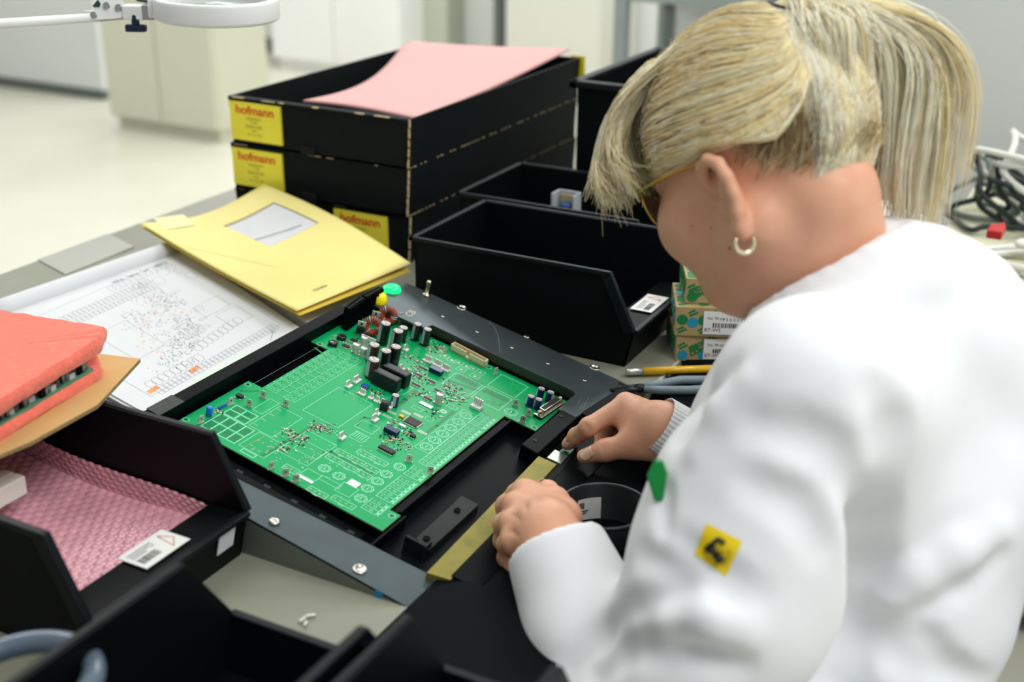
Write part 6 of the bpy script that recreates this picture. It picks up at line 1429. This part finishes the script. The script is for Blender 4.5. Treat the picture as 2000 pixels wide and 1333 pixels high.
# glasses
gl = empty('eyeglasses', tuple(H_(0.098, 0, 0.0))); tag(gl, 'thin gold-rimmed glasses with dark tinted lenses on her nose', 'glasses'); go = H_(0.098, 0, 0.0)
M_gold = mat('gold_rim', (214, 178, 96), 0.22, metal=1.0); M_lens = mat('lens_tint', (64, 50, 56), 0.05, trans=0.75, spec=0.6)
for sg in (1, -1):
    c = H_(0.098, 0.034*sg, 0.006); ring_ = [c+HS*0.027*math.cos(a)+HU*0.023*math.sin(a)*(1.0 if math.sin(a) > 0 else 1.08)-HF*0.010*abs(math.cos(a))*(1 if math.cos(a)*sg > 0 else 0.2) for a in np.linspace(0, 2*math.pi, 33)[:-1]]
    r = MB().tube([tuple(p-go) for p in ring_], 0.0012, 8, closed=True).build('rim', M_gold, gl)
    mb = MB(); P = [tuple(p-go) for p in ring_]; mb.add(P+[tuple(c-go+HF*0.002)], [(i, (i+1) % 32, 32) for i in range(32)], 0, True); mb.build('lens', M_lens, r)
    MB().tube([tuple(p-go) for p in (H_(0.090, 0.061*sg, 0.014), H_(0.086, 0.068*sg, 0.017), H_(0.050, 0.0775*sg, 0.013), H_(0.012, 0.0785*sg, 0.008), H_(-0.006, 0.077*sg, 0.004), H_(-0.018, 0.076*sg, -0.010))], [0.0014, 0.0018, 0.0018, 0.0018, 0.0016, 0.0012], 8).build('temple', M_gold, gl)
MB().tube([tuple(p-go) for p in (H_(0.100, 0.009, 0.010), H_(0.112, 0, 0.013), H_(0.100, -0.009, 0.010))], 0.0012, 8).build('bridge', M_gold, gl)
# hoop earring
ec = H_(-0.015, 0.082, -0.074); e = empty('hoop_earring', tuple(ec)); tag(e, 'pale gold hoop earring hanging from her left ear lobe', 'earring')
MB().tube([tuple(0.0088*(math.cos(a)*nrm(CR*0.9+CF*0.3)+math.sin(a)*np.array([0, 0, 1.0]))) for a in np.linspace(math.pi*0.85, math.pi*2.18, 24)], [0.0012+0.0012*math.sin(math.pi*i/23) for i in range(24)], 10).build('hoop', mat('hoop_gold', (238, 226, 190), 0.2, metal=0.7), e)
def march_f(F, px, py):
    d = ray(px, py); d = d/np.linalg.norm(d); t = 0.55
    for _ in range(100):
        v = F.ev((CAMP+d*t)[None])[0]; t += v*0.7
        if abs(v) < 1e-4: return CAMP+d*t
        if t > 2: return None
    return None
def normal_f(F, P, e=1e-3): g_ = np.array([F.ev((P+np.eye(3)[i]*e)[None])[0]-F.ev((P-np.eye(3)[i]*e)[None])[0] for i in range(3)]); return g_/(np.linalg.norm(g_)+1e-9)
for px, py, r in ((1425, 486, 0.0016), (1388, 446, 0.0009), (1352, 441, 0.0009)):
    P = march_f(B, px, py)
    if P is not None: m_ = MB(); m_.lathe([(r, -0.0004), (r*0.8, 0.0004), (0, 0.0007)], 8, 0, frame(P-ORG, np.cross(normal_f(B, P), [0, 0, 1]), np.cross(normal_f(B, P), np.cross(normal_f(B, P), [0, 0, 1])))); m_.build('mole', mat('mole_brown', (134, 86, 66), 0.6), body)
# sticker on the sleeve: draped on the coat, with its triangle-and-hand sign
def drape(name, pts, mats, draw, parent, lift=0.0008, n=10):
    c = [march_f(C_, *p) for p in pts]
    def f(a, b, z=0.0):
        x = (1-a)*((1-b)*pts[0][0]+b*pts[3][0])+a*((1-b)*pts[1][0]+b*pts[2][0]); y = (1-a)*((1-b)*pts[0][1]+b*pts[3][1])+a*((1-b)*pts[1][1]+b*pts[2][1])
        P = march_f(C_, x, y); return P+normal_f(C_, P)*(lift+z)-ORG
    mb = MB(); mb.grid(f, n, n, 0); draw(mb, f); return mb.build(name, mats, parent)
def esd(mb, f):
    def stroke(P, r, mi=1):
        Q = [f(a, b, 0.0005) for a, b in P]
        for p, q in zip(Q[:-1], Q[1:]): mb.tube([p, q], r, 6, mi)
    stroke([(0.44, 0.22), (0.24, 0.66), (0.54, 0.60)], 0.0020); stroke([(0.48, 0.26), (0.52, 0.22), (0.60, 0.30)], 0.0022); stroke([(0.36, 0.52), (0.56, 0.66), (0.72, 0.72)], 0.0030); stroke([(0.58, 0.64), (0.74, 0.70)], 0.0036)
    stroke([(0.22+0.5*t, 0.80-0.62*abs(t-0.0)+0.25*t*t) for t in np.linspace(0.0, 1, 8)], 0.0006, 2); stroke([(0.80+0.05*math.sin(t*3), 0.30+0.5*t) for t in np.linspace(0, 1, 8)], 0.0006, 2)
    stroke([(0.30, 0.86), (0.46, 0.88)], 0.0007, 2); stroke([(0.52, 0.88), (0.68, 0.90)], 0.0007, 2)
drape('esd_label', ((1381, 1023), (1450, 1058), (1418, 1127), (1357, 1083)), [mat('badge_yellow', (246, 214, 20), 0.5), mat('badge_black', (30, 30, 24), 0.5), mat('badge_olive', (196, 166, 10), 0.5)], esd, coat)
# green pen clipped in the breast pocket
P = march_f(C_, 1302, 925)
if P is None: P = A_(1302, 925, 1.03)
pc = A_(1287, 937, float((P-CAMP)@CF)); e = empty('green_pen', tuple(pc)); tag(e, 'green translucent pen clip showing at her breast pocket', 'pen')
up = nrm(A_(1287, 905, 1.0)-A_(1284, 972, 1.0)); sd = nrm(np.cross(up, CF)); ft = np.cross(sd, up)
MB().prism([(-0.004, -0.017), (0.003, -0.017), (0.0095, 0.002), (0.004, 0.016), (-0.002, 0.016), (-0.006, 0.006)], -0.003, 0.003, 0, Matrix([[sd[0], up[0], ft[0], 0], [sd[1], up[1], ft[1], 0], [sd[2], up[2], ft[2], 0], [0, 0, 0, 1]])).build('clip', mat('pen_green', (0, 140, 60), 0.15, trans=0.25), e, 0.0015)
MB().tube([(0, 0, -0.012), tuple(-up*0.09-CF*0*0)], 0.004, 10).build('barrel', mat('pen_barrel', (235, 236, 236), 0.3), e).location = tuple(CF*0.006)
# ribbed cuff
ax_ = nrm(REL-RWR); a1 = nrm(rK[3]-rK[0]); a1 = nrm(a1-ax_*(a1@ax_)); a2 = np.cross(ax_, a1); mb = MB()
def cuff(a, b):
    th = 2*math.pi*b; r = (1+0.10*a)*(1+0.020*math.cos(th*36)); return RWR+ax_*(-0.016+0.07*a)+r*(math.cos(th)*a1*0.0355+math.sin(th)*a2*0.0300)-ORG
mb.grid(cuff, 8, 216, 0); mb.build('ribbed_cuff', M_coat, coat)
# nails
M_nail = mat('nail', (232, 190, 168), 0.18, coat=0.4); M_ntip = mat('nail_tip', (222, 210, 160), 0.25)
def nail(c, tip, nrm_, L, W_, longt=0.25):
    d = nrm(np.array(tip)-np.array(c)); n = nrm(nrm_-d*(nrm_@d)); s = np.cross(d, n)
    def f(a, b): x = (b-0.5)*2; w_ = W_*0.5*(0.80+0.25*math.sin(math.pi*min(1, a*0.9)))*(1 if a < 0.8 else math.sqrt(max(0, 1-((a-0.8)/0.24)**2))); return c+d*(L*(a-0.5))+s*x*w_+n*(0.0012-0.0026*x*x)-ORG
    mb = MB(); mb.grid(f, 14, 8, 0, 0.0006); o = mb.build('fingernail', [M_nail, M_ntip], body)
    cut = d*(L*(0.5-longt))+c-ORG
    for p in o.data.polygons:
        if (np.array(p.center)-cut)@d > 0: p.material_index = 1
tv = lambda px, py: -nrm(ray(px, py))
def nail_at(px, py, tip, L, W_, longt=0.25, k=0.0):
    P = march_f(B, px, py)
    if P is None: return
    n = normal_f(B, P); t = march_f(B, *tip); t = at_d(tip[0], tip[1], float((P-CAMP)@CF)) if t is None else t
    nail(P+n*(0.0002+k), t, n, L, W_, longt)
nail_at(1146, 887, (1132, 896), 0.0165, 0.0118, 0.30); nail_at(1104, 867, (1100, 872), 0.009, 0.008, 0.2); tn_ = Z(1060, 951, 0.022); nail(tn_+np.array([0.0, -0.004, 0.0085])+0.0*CF, tn_+(tn_-Z(1070, 960, 0.030)), np.array([0.1, -0.5, 0.85]), 0.0115, 0.0095, 0.25)

# ------------------------------------------------------------------ legs, shoes and her chair
Lg = Field()
Lg.ell(HIP+np.array([0.0, 0, -0.02]), TAX, (0.13, 0.175, 0.11), 0.05)
feet = []
for sy in (-1, 1):
    kn = HIP+np.array([-0.40, 0.10*sy, 0.02]); an = np.array([kn[0]+0.05, kn[1], 0.09]); Lg.cap(HIP+np.array([-0.02, 0.085*sy, -0.02]), kn, 0.085, 0.062, 0.04); Lg.cap(kn, an, 0.062, 0.046, 0.03); feet.append(an)
V, F_ = Lg.mesh(np.array([HIP[0]-0.55, HIP[1]-0.28, 0.0]), np.array([HIP[0]+0.22, HIP[1]+0.28, HIP[2]+0.16]), 0.010); V = relax(V, F_, 2)
np_mesh('trousers', V-ORG, F_, mat('trousers_dark', (24, 28, 36), 0.8, noise=0.1), person)
for an in feet:
    sf = Field(); sf.ell(an+np.array([0.0, 0, -0.035]), np.eye(3), (0.05, 0.042, 0.050), 0.02); sf.ell(an+np.array([-0.10, 0, -0.055]), np.eye(3), (0.09, 0.045, 0.035), 0.03); sf.plane([0, 0, 0.002], [0, 0, -1], 0.002)
    V, F_ = sf.mesh(an-np.array([0.22, 0.08, 0.10]), an+np.array([0.08, 0.08, 0.04]), 0.008); np_mesh('shoe', relax(V, F_, 2)-ORG, F_, mat('shoe_white', (210, 210, 206), 0.6), person)
ch = empty('office_chair', (float(HIP[0])+0.05, float(HIP[1]), 0)); tag(ch, 'black office chair behind the woman, backrest showing at the right edge', 'chair')
hc = np.array([float(HIP[0])+0.05, float(HIP[1]), 0]); zs = float(HIP[2])-0.105
M_ch = mat('chair_black', (14, 18, 22), 0.55, spec=0.25)
MB().box(-0.25, 0.22, -0.23, 0.23, zs-0.07, zs-0.005).build('seat', M_ch, ch, 0.02, 3)
tr = at_d(1948, 556, 1.46); ztop = float(tr[2]); pa = tr[:2]-hc[:2]; pb = np.array([0.10, 1.00])-hc[:2]; pm = (pa+pb)/2; nb_ = np.array([-(pb-pa)[1], (pb-pa)[0]]); nb_ = nrm(nb_); nb_ = nb_ if nb_[0] > 0 else -nb_
def back(a, b): q = pa+(pb-pa)*b+nb_*(0.045*math.sin(math.pi*b)+0.015*(1-a)); return (q[0], q[1], zs+0.24+(ztop-zs-0.24)*a-0.02*(abs(2*b-1))**6)
MB().grid(back, 16, 16, 0, 0.035).build('backrest', M_ch, ch, 0.008)
yr = float(pm[1])+0.25
MB().tube([(0.15, yr-0.25, zs-0.04), (float(pm[0])+0.085, yr-0.25, zs+0.02), (float(pm[0])+0.085, yr-0.25, zs+0.25)], 0.02, 10).build('back_post', M_ch, ch)
MB().cyl((0, 0), 0.028, 0.09, zs-0.07, 16).build('gas_column', M_grey, ch)
for i in range(5):
    a = 2*math.pi*i/5+0.3; o = MB(); o.tube([(0.02*math.cos(a), 0.02*math.sin(a), 0.10), (0.27*math.cos(a), 0.27*math.sin(a), 0.075)], [0.024, 0.016], 8); leg = o.build('leg', M_ch, ch)
    c = MB(); c.lathe([(0.025, -0.02), (0.027, 0), (0.025, 0.02)], 14, 0, Matrix.Translation((0.27*math.cos(a), 0.27*math.sin(a), 0.027)) @ Matrix.Rotation(a, 4, 'Z') @ Matrix.Rotation(math.pi/2, 4, 'X')); c.tube([(0.27*math.cos(a), 0.27*math.sin(a), 0.03), (0.27*math.cos(a), 0.27*math.sin(a), 0.08)], 0.008, 8); c.build('caster', M_ch, leg)
